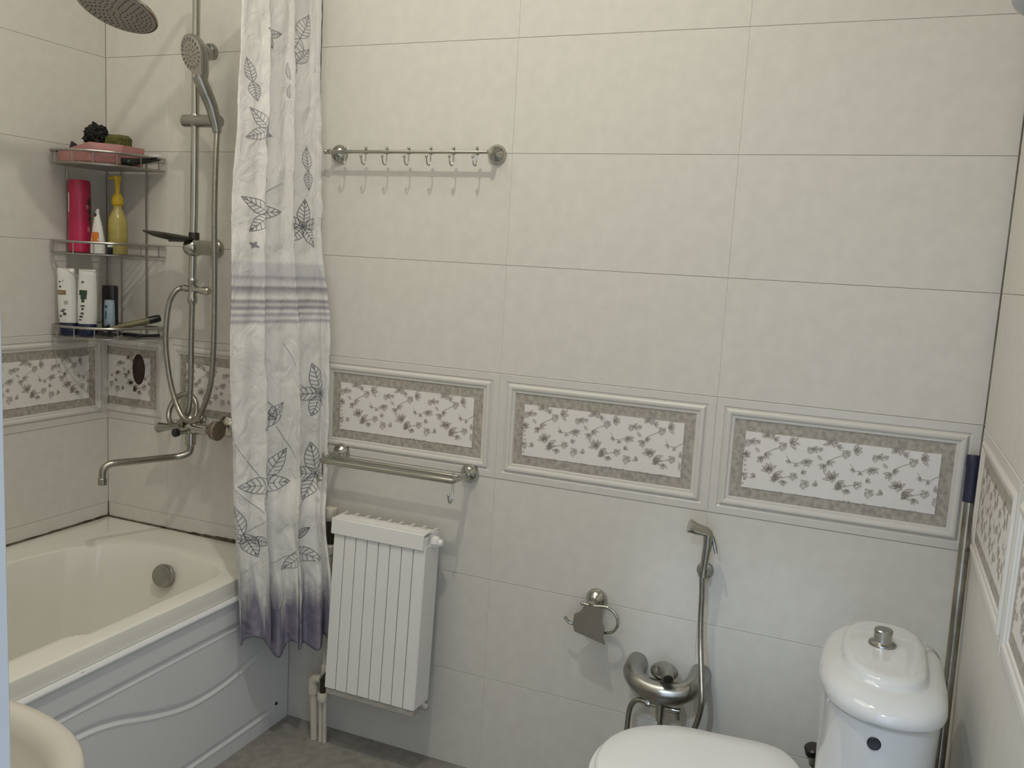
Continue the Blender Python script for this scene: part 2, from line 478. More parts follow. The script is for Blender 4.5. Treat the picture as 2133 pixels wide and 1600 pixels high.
def apron(u, v):
    y = u * 1.615 + .003; z = v * .495
    h = .004
    if z > .412: h = .009
    if z > .475: h = .009 + .010 * sstep(.475, .485, z) - .004 * sstep(.489, .495, z)
    d = z - .402
    if abs(d) < .013: h = lerp(.004 if d < 0 else .009, .000, 1 - (abs(d) / .013)) if d > -.004 else lerp(.006, .0005, 1 - abs(d) / .013)
    dw = z - zw(y)
    f = sstep(.10, .24, y) * (1 - sstep(1.40, 1.55, y))
    h += f * (-.0065 * math.exp(-((dw - .004) / .0065) ** 2) + .0022 * math.exp(-((dw + .0075) / .004) ** 2))
    f2 = sstep(.08, .15, y) * (1 - sstep(1.45, 1.55, y))
    dz = z - .056
    h += f2 * (-.006 * math.exp(-((dz - .004) / .0065) ** 2) + .0020 * math.exp(-((dz + .0075) / .004) ** 2))
    return (-1.296 + h, -y, z)
m = MB(); m.grid(apron, 170, 240)
m.grid(lambda u, v: (lerp(-1.281, -1.31, v), -(u * 1.615 + .003), .495), 2, 2)
ap = m.build('side_panel', APRON, tub, sharp=60)
ap['label'] = 'white side panel with an embossed wave line'
MB().lathe([(.0, .0), (.006, .0), (.005, .003), (0, .004)], (-1.292, -.062, .069), (1, 0, 0), 12).build('screw_hole', RUBBER, tub)
m = MB()
m.lathe([(0, -.01), (.030, -.01), (.030, .010), (.036, .012), (.0375, .020), (.034, .030), (.030, .032), (.012, .0335), (0, .0335)], (-1.622, -.187, .474), (.12, -1, .12), 32)
m.build('overflow_cap', CHROMED, tub)
for k in range(6):
    a = k * PI / 3
mm = MB().lathe([(0, 0), (.03, 0), (.032, .004), (0, .005)], (-1.62, -.45, .155), (0, 0, 1), 20).build('drain', CHROMED, tub)

# ------------------------------------------------------------------ shower column
sc = thing('shower_column', (-1.605, 0, 1.5), 'tall chrome shower column with a round rain head in the tub corner', 'shower')
RX, RY = -1.604, -.100
m = MB()
m.tube([(RX - .006, RY, 1.398), (RX, RY, 1.6), (RX + .003, RY, 2.15), (RX + .004, RY, 2.24)], .0115, 14)
m.build('riser_pipe', CHROME, sc)
HC = Vector((-1.486, -.506, 2.077)); HN = Vector((-.0143, -.370, -1)).normalized()
m = MB()
top = HC - HN * .055
m.tube([(RX + .004, RY, 2.235), (RX + .004, RY - .003, 2.268), (RX + .010, RY - .022, 2.284), (RX + .022, RY - .06, 2.278), (RX + .065, RY - .20, 2.232), (RX + .105, RY - .34, 2.178), top + Vector((0, .01, .012)), top], .0105, 12, smooth=6)
m.build('shower_arm', CHROME, sc)
m = MB()
m.lathe([(.014, -.055), (.018, -.03), (.035, -.018), (.09, -.012), (.0985, -.008), (.100, -.002), (.0985, 0), (0, 0)], HC, HN, 48)
m.lathe([(0, -.06), (.017, -.058), (.017, -.04), (0, -.038)], HC, HN, 16)
head = m.build('rain_head', [CHROME], sc)
m = MB(); m.lathe([(0, 0), (.094, 0), (.0935, .0014), (0, .0016)], HC, HN, 48); fp = m.build('nozzle_face', NOZZLE, head)
m = MB()
A = Vector((1, 0, 0)); A = (A - HN * A.dot(HN)).normalized(); B = HN.cross(A)
for ri, n in ((.015, 6), (.027, 10), (.039, 15), (.051, 20), (.063, 25), (.074, 30), (.084, 36)):
    for k in range(n):
        a = 2 * PI * (k + .3 * ri * 100) / n
        p = HC + HN * .0016 + (A * math.cos(a) + B * math.sin(a)) * ri
        m.lathe([(.0021, 0), (.0016, .0024), (0, .0026)], p, HN, 6)
nz = m.build('nozzles', NOZDARK, head); nz['kind'] = 'stuff'
# wall bracket with a ball front
m = MB()
m.lathe([(.030, 0), (.030, .006), (.027, .010), (.0235, .014), (.0235, .068), (.0245, .078), (.0275, .092), (.0275, .108), (.024, .122), (.014, .132), (0, .134)], (RX, 0, 1.497), (0, -1, 0), 28)
m.build('wall_bracket', CHROME, sc)
# soap dish: thin leaf-shaped tray clipped to the riser
m = MB(); rr = []
def dish(sz, z):
    out = []
    for k in range(28):
        a = 2 * PI * k / 28
        r = 1 + .10 * math.cos(a)
        out.append((RX - .070 + .088 * math.cos(a) * sz, RY - .035 + .050 * math.sin(a) * sz, z + .010 * (math.cos(a) * -.9)))
    return out
m.loft([dish(.05, 1.519), dish(.7, 1.520), dish(1.0, 1.529), dish(1.02, 1.533), dish(.97, 1.533), dish(.7, 1.525), dish(.05, 1.524)], cap0=True, cap1=True)
m.lathe([(.015, 1.505), (.016, 1.51), (.016, 1.538), (.015, 1.542)], (RX, RY, 0), (0, 0, 1), 16)
m.build('soap_dish', DARKMET, sc)
# slide bracket
m = MB()
m.tube([(-1.648, RY, 1.875), (-1.644, RY, 1.875), (-1.535, RY - .002, 1.872), (-1.510, RY - .004, 1.871), (-1.503, RY - .004, 1.871)], .018, 16, radii=[.013, .0185, .0185, .0205, .016])
m.lathe([(.0145, -.018), (.0155, -.015), (.0155, .015), (.0145, .018)], (RX + .001, RY, 1.875), (0, 0, 1), 16)
m.build('slide_bracket', CHROMED, sc)
# tee with the change-over knob
m = MB()
m.lathe([(.012, 1.402), (.0145, 1.398), (.0145, 1.392), (.012, 1.388), (.012, 1.350), (.0145, 1.345), (.0145, 1.330), (.010, 1.322)], (RX - .004, RY, 0), (0, 0, 1), 16)
m.tube([(-1.648, RY, 1.370), (-1.64, RY, 1.370), (-1.636, RY, 1.370), (-1.615, RY, 1.369), (-1.604, RY, 1.368), (-1.59, RY, 1.368)], .01, 14, radii=[.0085, .0115, .0115, .009, .012, .012])
m.tube([(-1.592, RY, 1.368), (-1.575, RY, 1.367), (-1.574, RY, 1.367), (-1.548, RY, 1.366), (-1.543, RY, 1.366)], .011, 14, radii=[.010, .010, .0125, .0130, .010])
m.build('diverter_tee', CHROME, sc)
m = MB()
m.tube([(-1.609, RY, 1.325), (-1.612, RY, 1.20), (-1.613, RY, 1.08), (-1.617, RY - .005, .99), (-1.640, RY - .018, .945), (-1.672, RY - .015, .937), (-1.698, RY - .004, .955), (-1.706, RY + .012, .985), (-1.693, RY + .028, 1.018), (-1.662, RY + .04, 1.030), (-1.632, RY + .04, 1.012), (-1.618, RY + .03, .975), (-1.616, RY + .012, .945)], .0085, 10, smooth=8)
m.build('supply_hose', HOSE, sc)

# hand shower in the slide bracket
hs = thing('hand_shower', (-1.515, -.12, 1.87), 'chrome hand shower with an oval spray face clipped to the riser', 'hand shower')
fc = Vector((-1.562, -.165, 2.052)); fn = Vector((-.18, -.88, -.20)).normalized()
fs = Vector((-.36, 0, 1)).normalized(); fs = (fs - fn * fs.dot(fn)).normalized(); fr = fs.cross(fn).normalized()
if fr.x < 0: fr = -fr
def headring(s, d, tail=1.0):
    out = []
    for k in range(36):
        a = 2 * PI * k / 36
        u = .048 * math.cos(a); v = .054 * math.sin(a)
        if math.sin(a) < -.35:
            q = (-math.sin(a) - .35) / .65
            v -= .032 * q * q * tail; u *= (1 - .72 * q * q * tail)
        out.append(fc + fr * (u * s + .004) + fs * (v * s) + fn * d)
    return out
m = MB()
m.loft([headring(.9, .0005), headring(1.0, -.002), headring(1.03, -.010), headring(.93, -.022), headring(.70, -.034), headring(.42, -.042), headring(.3, -.046)], cap0=True, cap1=True)
m.build('spray_head', CHROMED, hs)
m = MB(); m.loft([headring(.92, .0006), headring(.90, .0022), headring(.02, .0026)], cap0=True, cap1=True)
sf = m.build('spray_face', NOZZLE, hs)
m = MB()
for ri, n, L in ((.036, 20, .010), (.021, 13, .005), (.010, 8, .004)):
    for k in range(n):
        a = 2 * PI * k / n
        p = fc + fr * .004 + fn * .0026 + (fr * math.cos(a) * ri + fs * (math.sin(a) * ri * 1.1))
        dr = (fr * math.cos(a) + fs * math.sin(a)) * L * .5
        m.tube([p - dr, p + dr], .0013, 5)
nn = m.build('nozzles', NOZDARK, sf); nn['kind'] = 'stuff'
m = MB(); m.lathe([(.022, 0), (.024, .004), (.024, .018), (.020, .022), (0, .023)], fc - fn * .060 + fr * .004 + fs * .004, -fn, 22)
m.tube([fc - fn * .035 + fr * .004, fc - fn * .062 + fr * .004], .02, 16, radii=[.030, .021])
m.build('pivot_knob', CHROMED, hs)
m = MB()
m.tube([(-1.540, -.155, 1.992), (-1.532, -.143, 1.960), (-1.524, -.124, 1.92), (-1.518, -.115, 1.886), (-1.514, -.108, 1.855), (-1.512, -.108, 1.838)], .013, 14, radii=[.020, .0195, .0185, .0170, .0145, .0115], smooth=4)
m.build('handle', CHROMED, hs)
m = MB()
Y = -.128
m.tube([(-1.512, -.108, 1.84), (-1.507, -.118, 1.76), (-1.501, Y, 1.593), (-1.498, Y, 1.379), (-1.501, Y, 1.175), (-1.515, Y, 1.063), (-1.551, Y - .006, .979), (-1.589, Y - .010, .963), (-1.628, Y - .006, .990), (-1.667, Y, 1.069), (-1.685, Y, 1.158), (-1.688, Y, 1.233), (-1.682, Y + .006, 1.316), (-1.668, Y + .015, 1.355), (-1.655, RY, 1.369), (-1.643, RY, 1.370)], .0082, 10, smooth=8)
m.build('shower_hose', HOSE, hs)

# ------------------------------------------------------------------ bath tap
bt = thing('bath_faucet', (-1.617, 0, .93), 'chrome two-handle bath tap with a long swung spout', 'faucet')
m = MB()
MY = -.10
m.tube([(-1.675, MY, .928), (-1.665, MY, .928), (-1.650, MY, .928), (-1.640, MY, .929), (-1.617, MY, .930), (-1.590, MY, .931), (-1.578, MY, .932), (-1.560, MY, .932), (-1.545, MY, .933)], .018, 18, radii=[.012, .0165, .0165, .019, .022, .019, .0165, .0165, .012])
for xx in (-1.698, -1.522):
    m.tube([(xx + (.03 if xx < -1.6 else -.03), MY, .93), (xx + (.03 if xx < -1.6 else -.03), -.045, .93), (xx + (.03 if xx < -1.6 else -.03), -.02, .93)], .012, 12)
    m.lathe([(.033, 0), (.032, .006), (.02, .016), (.013, .02)], (xx + (.03 if xx < -1.6 else -.03), 0, .93), (0, -1, 0), 22)
m.lathe([(.013, .012), (.016, .016), (.016, .034), (.011, .040)], (-1.612, MY, .93), (0, 0, 1), 16)
m.lathe([(.016, -.012), (.0165, -.03), (.0165, -.052), (.013, -.056)], (-1.612, MY, .93), (0, 0, 1), 16)
m.build('tap_body', CHROME, bt)
m = MB()
m.tube([(-1.612, MY, .885), (-1.612, MY, .868), (-1.616, MY - .004, .852), (-1.630, MY - .022, .842), (-1.650, MY - .052, .840), (-1.690, MY - .15, .841), (-1.712, MY - .203, .842), (-1.722, MY - .222, .838), (-1.728, MY - .235, .826), (-1.729, MY - .238, .80), (-1.729, MY - .238, .792)], .0105, 14, smooth=5)
m.lathe([(.0105, 0), (.0125, -.002), (.0125, -.020), (.009, -.021)], (-1.729, MY - .238, .800), (0, 0, 1), 14)
m.build('spout', HOSE, bt)
m = MB()
m.tube([(-1.672, MY, .928), (-1.70, MY, .924), (-1.722, MY - .003, .921), (-1.736, MY - .003, .919)], .014, 14, radii=[.010, .011, .014, .016])
hl = m.build('handle', CHROMED, bt)
MB().tube([(-1.734, MY - .003, .919), (-1.742, MY - .003, .918), (-1.750, MY - .003, .917)], .017, 16, radii=[.0165, .0175, .011]).build('knob_cap', CLEARKN, hl)
m = MB()
m.tube([(-1.548, MY, .933), (-1.528, MY, .934), (-1.515, MY - .002, .935)], .012, 14, radii=[.011, .012, .014])
hr = m.build('handle', CHROMED, bt)
MB().tube([(-1.520, MY - .002, .935), (-1.519, MY - .002, .935), (-1.500, MY - .002, .936), (-1.497, MY - .002, .936), (-1.496, MY - .002, .936)], .026, 28, radii=[.024, .029, .031, .0295, .022]).build('knob_cap', KNOBBR, hr, sharp=30)
MB().tube([(-1.5035, MY - .002, .936), (-1.500, MY - .002, .936)], .0318, 28).build('knob_ring', CLEARKN, hr)
m = MB()
m.tube([(-1.617, MY - .015, .926), (-1.625, MY - .042, .922)], .011, 12)
m.tube([(-1.624, MY - .022, .934), (-1.626, MY - .024, .952)], .004, 8)
dv = m.build('diverter', CHROME, bt)
MB().lathe([(.0, 0), (.013, 0), (.0135, .012), (.010, .016), (0, .0165)], (-1.625, MY - .042, .922), (-.3, -1, -.1), 18).build('knob_cap', BLACKP, dv)

# ------------------------------------------------------------------ corner shelf and what stands on it
cs = thing('corner_shelf', (XL, 0, 1.2), 'three-tier wire corner shelf filled with toiletries', 'shelf')
RIM = [(-2.064, -.205), (-2.048, -.234), (-1.985, -.246), (-1.91, -.232), (-1.85, -.182), (-1.818, -.10), (-1.808, -.010)]
def rimpath(z, s=1.0):
    cx, cy = -2.0, -.08
    pts = [Vector((cx + (x - cx) * s, cy + (y - cy) * s, z)) for x, y in RIM]
    return crom(pts, 6)[0]
for (zt, zb) in ((1.770, 1.733), (1.494, 1.458), (1.229, 1.196)):
    m = MB()
    m.tube(rimpath(zt), .0042, 8)
    m.tube([(-2.063, -.205, zt), (-2.063, -.008, zt), (-1.808, -.008, zt)], .003, 6)
    sh = m.build('shelf', WIRE, cs)
    m = MB()
    m.tube(rimpath(zb), .0026, 6)
    m.tube([(-2.063, -.205, zb), (-2.063, -.008, zb), (-1.808, -.008, zb)], .0026, 6)
    for k in range(9):
        x = -2.04 + k * .027
        P = rimpath(zb)
        yy = min((abs(p.x - x), p.y) for p in P)[1]
        m.tube([(x, -.008, zb), (x, yy, zb)], .0016, 5)
    if zt > 1.7:
        m.loft([[tuple(p + Vector((0, 0, -.004))) for p in rimpath(zb)] + [(-2.063, -.008, zb - .004)], [tuple(p) for p in rimpath(zb)] + [(-2.063, -.008, zb)]], cap0=True, cap1=True)
    m.build('floor_wires', WIRE, sh)['kind'] = 'stuff'
    P = rimpath(zt)
    for k in (3, 9, 15, 20, 25, 30, 34):
        p = P[k]; MB().tube([(p.x, p.y, zt), (p.x, p.y, zb)], .0018, 6).build('rim_post', WIRE, sh)
for (x, y) in ((-2.061, -.165), (-2.052, -.012), (-1.995, -.008), (-1.887, -.008)):
    MB().tube([(x, y, 1.19), (x, y, 1.775)], .0026, 6).build('upright', WIRE, cs)

def bottle(name, loc, prof, mats, label, cat, seg=24, sx=1.0, rz=0.0, tilt=0.0, parts=()):
    t = thing(name, loc, label, cat)
    for pn, pr, pm in prof:
        m = MB(); m.lathe(pr, loc, (0, 0, 1), seg)
        for v in m.bm.verts: v.co.y = loc[1] + (v.co.y - loc[1]) * sx
        m.build(pn, pm, t)
    t.rotation_euler = (0, tilt, rz)
    return t
def patch(parent, loc, r, a0, a1, z0, z1, mt, name, sx=1.0, n=6):
    # a printed patch lying on a round bottle: slightly proud strip
    m = MB()
    rings = []
    for k in range(n + 1):
        a = lerp(a0, a1, k / n)
        def P(rad, z): return (loc[0] + rad * math.cos(a), loc[1] + rad * math.sin(a) * sx, loc[2] + z)
        rings.append([P(r - .0006, z0), P(r + .0007, z0), P(r + .0007, z1), P(r - .0006, z1)])
    m.loft(rings, cap0=True, cap1=True)
    return m.build(name, mt, parent)

# tier two
L = (-2.020, -.153, 1.461)
b = bottle('shampoo_bottle', L, [('body', [(.030, 0), (.034, .003), (.0345, .012), (.0335, .15), (.0325, .216), (.030, .226), (0, .228)], CRIMSON)], None, 'tall crimson bottle on the middle tier of the corner shelf', 'bottle')
patch(b, L, .0335, -1.98, -1.80, .125, .185, WHITEP, 'label_stripe')
for (a, z0, z1, wd) in ((.22, .148, .168, .20), (.24, .118, .138, .16), (.25, .10, .112, .18), (.26, .088, .096, .12)):
    patch(b, L, .0334, a - wd, a + wd, z0, z1, INK, 'lettering')
patch(b, L, .0337, -.10, .04, .138, .150, PINKM, 'lettering'); patch(b, L, .0342, -.02, .22, .066, .080, PINKM, 'lettering')

L = (-1.938, -.158, 1.461)
t = thing('cream_tube', L, 'small white and orange tube beside the crimson bottle', 'tube')
def tubering(wd, dp, z, lx=0): return [(L[0] + lx + wd * math.cos(2 * PI * k / 20), L[1] + dp * math.sin(2 * PI * k / 20), L[2] + z) for k in range(20)]
m = MB(); m.loft([tubering(.0260, .017, .0225), tubering(.0245, .0165, .042), tubering(.0165, .0120, .085), tubering(.0085, .006, .122, -.002), tubering(.006, .0018, .138, .001)], cap0=True, cap1=True)
m.build('tube_body', WHITEP, t)
m = MB(); m.loft([tubering(.0262, .018, 0), tubering(.0268, .018, .022)], cap0=True, cap1=True); m.build('cap', WHITEP, t)
m = MB()
for k in range(5):
    a0, a1 = lerp(-2.05, -.75, k / 5), lerp(-2.05, -.75, (k + 1) / 5)
    q = []
    for a, z in ((a0, .034), (a1, .034), (a1, .066), (a0, .066)):
        wd = lerp(.0253, .0203, (z - .034) / .032); dp = lerp(.0172, .0146, (z - .034) / .032)
        q.append((L[0] + wd * math.cos(a), L[1] + dp * math.sin(a), L[2] + z))
    m.loft([q, [(x, y + .001, z) for x, y, z in q]], cap0=True, cap1=True)
m.build('orange_label', ORANGE, t)
MB().ell((L[0] - .003, L[1] - .0065, L[2] + .120), .0060, .0028, .0065, 12, 6).build('dark_emblem', INK, t)

L = (-1.905, -.110, 1.461)
b = bottle('pump_bottle', L, [
    ('body', [(.027, 0), (.0295, .004), (.0295, .088), (.0275, .110), (.019, .132), (.0130, .143), (.0125, .152)], YELLIQ),
    ('collar', [(.0125, .152), (.0165, .156), (.0175, .160), (.0175, .176), (.0125, .184), (.011, .190)], YELCAP),
    ('pump', [(.007, .188), (.0068, .212), (.0095, .228), (.0125, .240), (.012, .245), (0, .246)], YELCAP)], None,
    'yellow pump bottle on the middle tier of the corner shelf', 'bottle')
m = MB(); m.tube([(L[0], L[1], L[2] + .238), (L[0] - .012, L[1] - .008, L[2] + .240), (L[0] - .021, L[1] - .014, L[2] + .236)], .004, 8); m.build('nozzle', YELCAP, b)
m = MB(); m.tube([(L[0], L[1], L[2] + .02), (L[0] + .004, L[1], L[2] + .14)], .003, 6); m.build('dip_tube', YELCAP, b)

L = (-1.884, -.160, 1.461)
b = bottle('lip_balm', L, [('body', [(.008, 0), (.0085, .001), (.0085, .022), (0, .022)], BLACKP), ('cap', [(.0087, .022), (.0087, .027), (.006, .0275), (.006, .034), (0, .0345)], WHITEP)], None,
           'tiny black and white stick in front of the yellow pump bottle', 'lip balm', seg=14)

# lower tier: two flipped shampoo tubes
def wtube(loc, lean, label, deco):
    t = thing('shampoo_tube', loc, label, 'bottle', None)
    def rg(wd, dp, z): return [(loc[0] + lean * (z / .2) + wd * math.cos(2 * PI * k / 28), loc[1] + dp * math.sin(2 * PI * k / 28), loc[2] + z) for k in range(28)]
    m = MB()
    m.loft([rg(.0270, .018, .040), rg(.0285, .019, .055), rg(.0290, .0185, .10), rg(.0275, .015, .15), rg(.0255, .009, .19), rg(.0250, .004, .2085), rg(.0240, .002, .2105)], cap0=True, cap1=True)
    m.build('tube_body', WHITEP, t)
    m = MB(); m.loft([rg(.0235, .0175, 0), rg(.0265, .020, .004), rg(.0275, .0205, .030), rg(.0262, .018, .0405)], cap0=True, cap1=True)
    m.build('cap', NAVYCAP, t)
    def dec(u0, u1, z0, z1, mt, nm):
        m = MB()
        n = 5; R = []
        for k in range(n + 1):
            u = lerp(u0, u1, k / n)
            col = []
            for z in (z0, z1):
                wd = interp([(.055, .0285), (.10, .0290), (.15, .0275), (.19, .0255)], z); dp = interp([(.055, .019), (.10, .0185), (.15, .015), (.19, .009)], z)
                y = -dp * math.sqrt(max(1 - u * u, .02))
                col.append((loc[0] + lean * (z / .2) + wd * u, loc[1] + y - .0008, loc[2] + z))
            R.append([col[0], col[1], (col[1][0], col[1][1] + .002, col[1][2]), (col[0][0], col[0][1] + .002, col[0][2])])
        m.loft(R, cap0=True, cap1=True); m.build(nm, mt, t)
    for d in deco: dec(*d)
    t.rotation_euler = (0, 0, .72)
    return t
wtube((-2.010, -.205, 1.199), -.008, 'white tube with a bronze band and navy cap near the wall edge', [
    (-.95, -.05, .128, .142, GOLDL, 'label_band'), (-.85, -.20, .1335, .1365, WHITEP, 'label_line'),
    (-.75, -.55, .150, .156, INK, 'lettering'), (-.80, -.62, .166, .170, INK, 'lettering'), (-.45, -.30, .168, .174, RADGREY, 'lettering'),
    (-.82, -.60, .058, .064, INK, 'lettering'), (-.70, -.30, .074, .078, INK, 'lettering'), (-.55, -.15, .080, .083, INK, 'lettering'), (-.45, -.12, .064, .072, INK, 'lettering'), (-.30, .1, .098, .110, RADGREY, 'lettering')])
wtube((-1.950, -.190, 1.199), .002, 'white tube with a dark green emblem and navy cap', [
    (-.80, .02, .130, .146, GREENL, 'label_emblem'), (-.65, -.02, .118, .131, GREENL, 'label_emblem'), (-.55, -.25, .108, .118, GREENL, 'label_emblem'),
    (-.60, -.35, .168, .174, INK, 'lettering'), (-.62, -.2, .094, .099, INK, 'lettering'), (-.55, -.3, .084, .090, INK, 'lettering'),
    (-.62, -.30, .070, .076, INK, 'lettering'), (-.75, -.40, .060, .066, INK, 'lettering'), (-.80, -.55, .051, .055, INK, 'lettering')])
L = (-1.950, -.100, 1.199)
bottle('black_bottle', L, [('body', [(.026, 0), (.029, .004), (.029, .150), (.027, .160), (0, .162)], BLACKP), ], None, 'tall plain black bottle behind the white tubes', 'bottle', sx=.7)
L = (-1.910, -.140, 1.199)
b = bottle('small_bottle', L, [('cap', [(.014, 0), (.016, .003), (.016, .028), (.014, .032)], BLACKP), ('body', [(.0175, .032), (.0195, .038), (.0185, .095), (.0165, .116), (0, .118)], PALEBL)], None,
           'small pale blue bottle with a dark cap in front of the black bottle', 'bottle', sx=.75)
patch(b, L, .0182, -1.9, -1.25, .092, .100, TEALP, 'lettering', .75); patch(b, L, .0188, -1.75, -1.4, .056, .082, TEALP, 'lettering', .75)
clip0 = None
for dx, dy, dz, rz in ((0, 0, 0, .3), (.018, .006, .004, 1.2), (-.018, .004, .005, -.5), (.030, .022, .002, .8), (.008, .012, .016, 2.0)):
    if clip0 is None:
        m = MB(); m.ell((-1.897, -.180, 1.211), .019, .008, .009, 12, 7); m.tube([(-1.91, -.18, 1.216), (-1.897, -.184, 1.222), (-1.884, -.18, 1.216)], .0035, 6)
        clip0 = m.build('hair_clip', BLACKP, None, o=(-1.897, -.180, 1.205)); c = clip0
        tag(c, 'small black clip in the jumble on the lowest tier beside the brush', 'hair clip', 'black clips in the corner shelf')
    else:
        c = clip0.copy(); COL.objects.link(c)
    c.location = (-1.897 + dx, -.180 + dy, 1.205 + dz); c.rotation_euler = (0, 0, rz)
t = thing('hair_brush', (-1.84, -.09, 1.235), 'olive handled brush with a black tip sticking out of the lowest tier', 'brush')
m = MB(); m.tube([(-1.885, -.165, 1.226), (-1.855, -.125, 1.238), (-1.826, -.085, 1.250), (-1.812, -.066, 1.256)], .009, 12, radii=[.006, .009, .0105, .0105]); m.build('handle', mat('olive_handle', (.16, .14, .07), .4, mottle=.2), t)
m = MB(); m.tube([(-1.815, -.070, 1.2548), (-1.800, -.050, 1.261), (-1.794, -.042, 1.2635)], .0125, 14, radii=[.012, .0125, .010]); m.build('tip', BLACKP, t)
t = thing('razor', (-1.85, -.09, 1.205), 'black razor lying on the lowest tier below the brush', 'razor')
m = MB(); m.box(-1.885, -1.815, -.115, -.085, 1.200, 1.212, .004); m.tube([(-1.82, -.1, 1.206), (-1.80, -.04, 1.206)], .005, 8); m.build('razor_body', BLACKP, t)

# top tier
t = thing('pink_tray', (-1.95, -.15, 1.737), 'pink plastic tray on the top tier of the corner shelf', 'tray')
def tr(d, z, e=0): return [(-2.050 + d, -.205 + d * .5, z), (-1.90, -.222 + d * .5, z), (-1.848 - d + e, -.150 + e * .3, z), (-1.850 - d + e, -.060 - d, z), (-2.050 + d, -.060 - d, z)]
m = MB()
m.loft([tr(.006, 1.737), tr(0, 1.741), [(x, y, z + (.028 if x > -1.93 else 0)) for x, y, z in tr(-.002, 1.768, .004)], [(x, y, z + (.028 if x > -1.93 else 0)) for x, y, z in tr(.002, 1.768, .004)], tr(.008, 1.742)], cap0=True, cap1=True)
m.build('tray_body', PINKM, t)
m = MB(); o = Vector((-1.965, -.135, 1.823))
bmesh.ops.create_icosphere(m.bm, subdivisions=5, radius=.036)
for v in m.bm.verts:
    n = v.co.normalized()
    k = 1 + .35 * noise.noise(n * 2.3 + Vector((3, 1, 2))) + .22 * noise.noise(n * 6.1) + .12 * noise.noise(n * 14)
    v.co = o + n * .036 * k
o_ = m.build('loofah', LOOFAH, None, o=o); tag(o_, 'crumpled black bath puff on the pink tray', 'loofah')
m = MB(); m.box(-1.932, -1.868, -.140, -.080, 1.772, 1.832, .012)
for v in m.bm.verts: v.co.x += .1 * (v.co.z - 1.80) ; v.co += Vector((0, 0, .004 * noise.noise(v.co * 40)))
o_ = m.build('sponge', SPONGE, None, o=(-1.905, -.11, 1.755)); tag(o_, 'olive green sponge beside the black bath puff', 'sponge')
m = MB(); m.loft([[(-2.06, -.15, 1.768), (-2.02, -.19, 1.768), (-2.0, -.14, 1.768)], [(-2.058, -.152, 1.784), (-2.026, -.184, 1.784), (-2.01, -.145, 1.784)], [(-2.045, -.16, 1.806), (-2.041, -.164, 1.806), (-2.04, -.158, 1.806)]], cap0=True, cap1=True)
o_ = m.build('pumice_wedge', BLACKP, None, o=(-2.03, -.16, 1.77)); tag(o_, 'small dark wedge on the end of the top tier beside the wall', 'pumice')
t = thing('safety_razor', (-1.84, -.09, 1.74), 'dark green razor on the top tier beside the pink tray', 'razor')
m = MB(); m.tube([(-1.850, -.150, 1.748), (-1.834, -.105, 1.752), (-1.820, -.060, 1.762), (-1.812, -.03, 1.770)], .008, 10, radii=[.010, .011, .008, .007]); m.ell((-1.838, -.122, 1.748), .011, .018, .012, 12, 7)
m.build('handle', mat('dark_green_plastic', (.010, .018, .014), .3, mottle=.2), t)
m = MB(); m.box(-1.826, -1.786, -.062, -.040, 1.770, 1.779, .002); m.build('razor_head', WHITEP, t)
m = MB(); m.box(-1.822, -1.790, -.066, -.058, 1.764, 1.770, .001); m.build('blade', BLACKP, t)
# pumice hanging below
t = thing('hanging_pumice', (-1.876, -.06, 1.09), 'dark brown oval foot stone hanging on a string below the corner shelf', 'foot stone')
MB().ell((-1.874, -.055, 1.088), .024, .013, .051, 24, 14).build('stone', PUMICE, t)
MB().tube([(-1.873, -.055, 1.138), (-1.874, -.06, 1.17), (-1.873, -.064, 1.199)], .0012, 5).build('string', STRING, t)

# ------------------------------------------------------------------ shower curtain
cur = thing('shower_curtain', (-1.21, -.18, .4), 'white shower curtain with grey leaf print, stripes and a purple hem', 'curtain')
cmat = bpy.data.materials.new('curtain_cloth'); cmat.use_nodes = True
nt = cmat.node_tree; bs = nt.nodes['Principled BSDF']
bs.inputs['Roughness'].default_value = .62
bs.inputs['Subsurface Weight'].default_value = .0
geo = nt.nodes.new('ShaderNodeNewGeometry'); sep = nt.nodes.new('ShaderNodeSeparateXYZ')
uvn = nt.nodes.new('ShaderNodeUVMap'); sepuv = nt.nodes.new('ShaderNodeSeparateXYZ')
nt.links.new(uvn.outputs['UV'], sepuv.inputs[0])
# UV.y runs with the height in metres / 2.4
ramp = nt.nodes.new('ShaderNodeValToRGB'); ramp.color_ramp.interpolation = 'LINEAR'
el = ramp.color_ramp.elements
def hz(z): return z / 2.4
WH = (.70, .69, .655, 1); SH = (.56, .555, .56, 1); DK = (.27, .26, .285, 1); MDK = (.38, .37, .40, 1)
stops = [(0.0, WH), (1.300, WH), (1.302, MDK), (1.308, MDK), (1.311, WH), (1.319, WH), (1.321, MDK), (1.327, MDK), (1.330, WH), (1.336, WH), (1.338, DK), (1.348, DK), (1.351, WH),
         (1.357, WH), (1.358, DK), (1.363, DK), (1.366, WH), (1.371, WH), (1.372, DK), (1.376, DK), (1.379, WH), (1.386, WH), (1.388, DK), (1.397, DK), (1.400, WH)]
stops2 = [(0, WH), (1.405, WH), (1.407, SH), (1.412, DK), (1.416, SH), (1.423, SH), (1.425, MDK), (1.430, MDK), (1.434, SH), (1.466, SH), (1.470, WH), (1.60, WH)]
def setramp(r, st):
    e = r.color_ramp.elements
    while len(e) > 1: e.remove(e[-1])
    e[0].position = hz(st[0][0]) ; e[0].color = st[0][1]
    for z, c in st[1:]:
        n = e.new(hz(z)); n.color = c
setramp(ramp, stops)
ramp2 = nt.nodes.new('ShaderNodeValToRGB'); setramp(ramp2, stops2)
nt.links.new(sepuv.outputs[1], ramp.inputs[0]); nt.links.new(sepuv.outputs[1], ramp2.inputs[0])
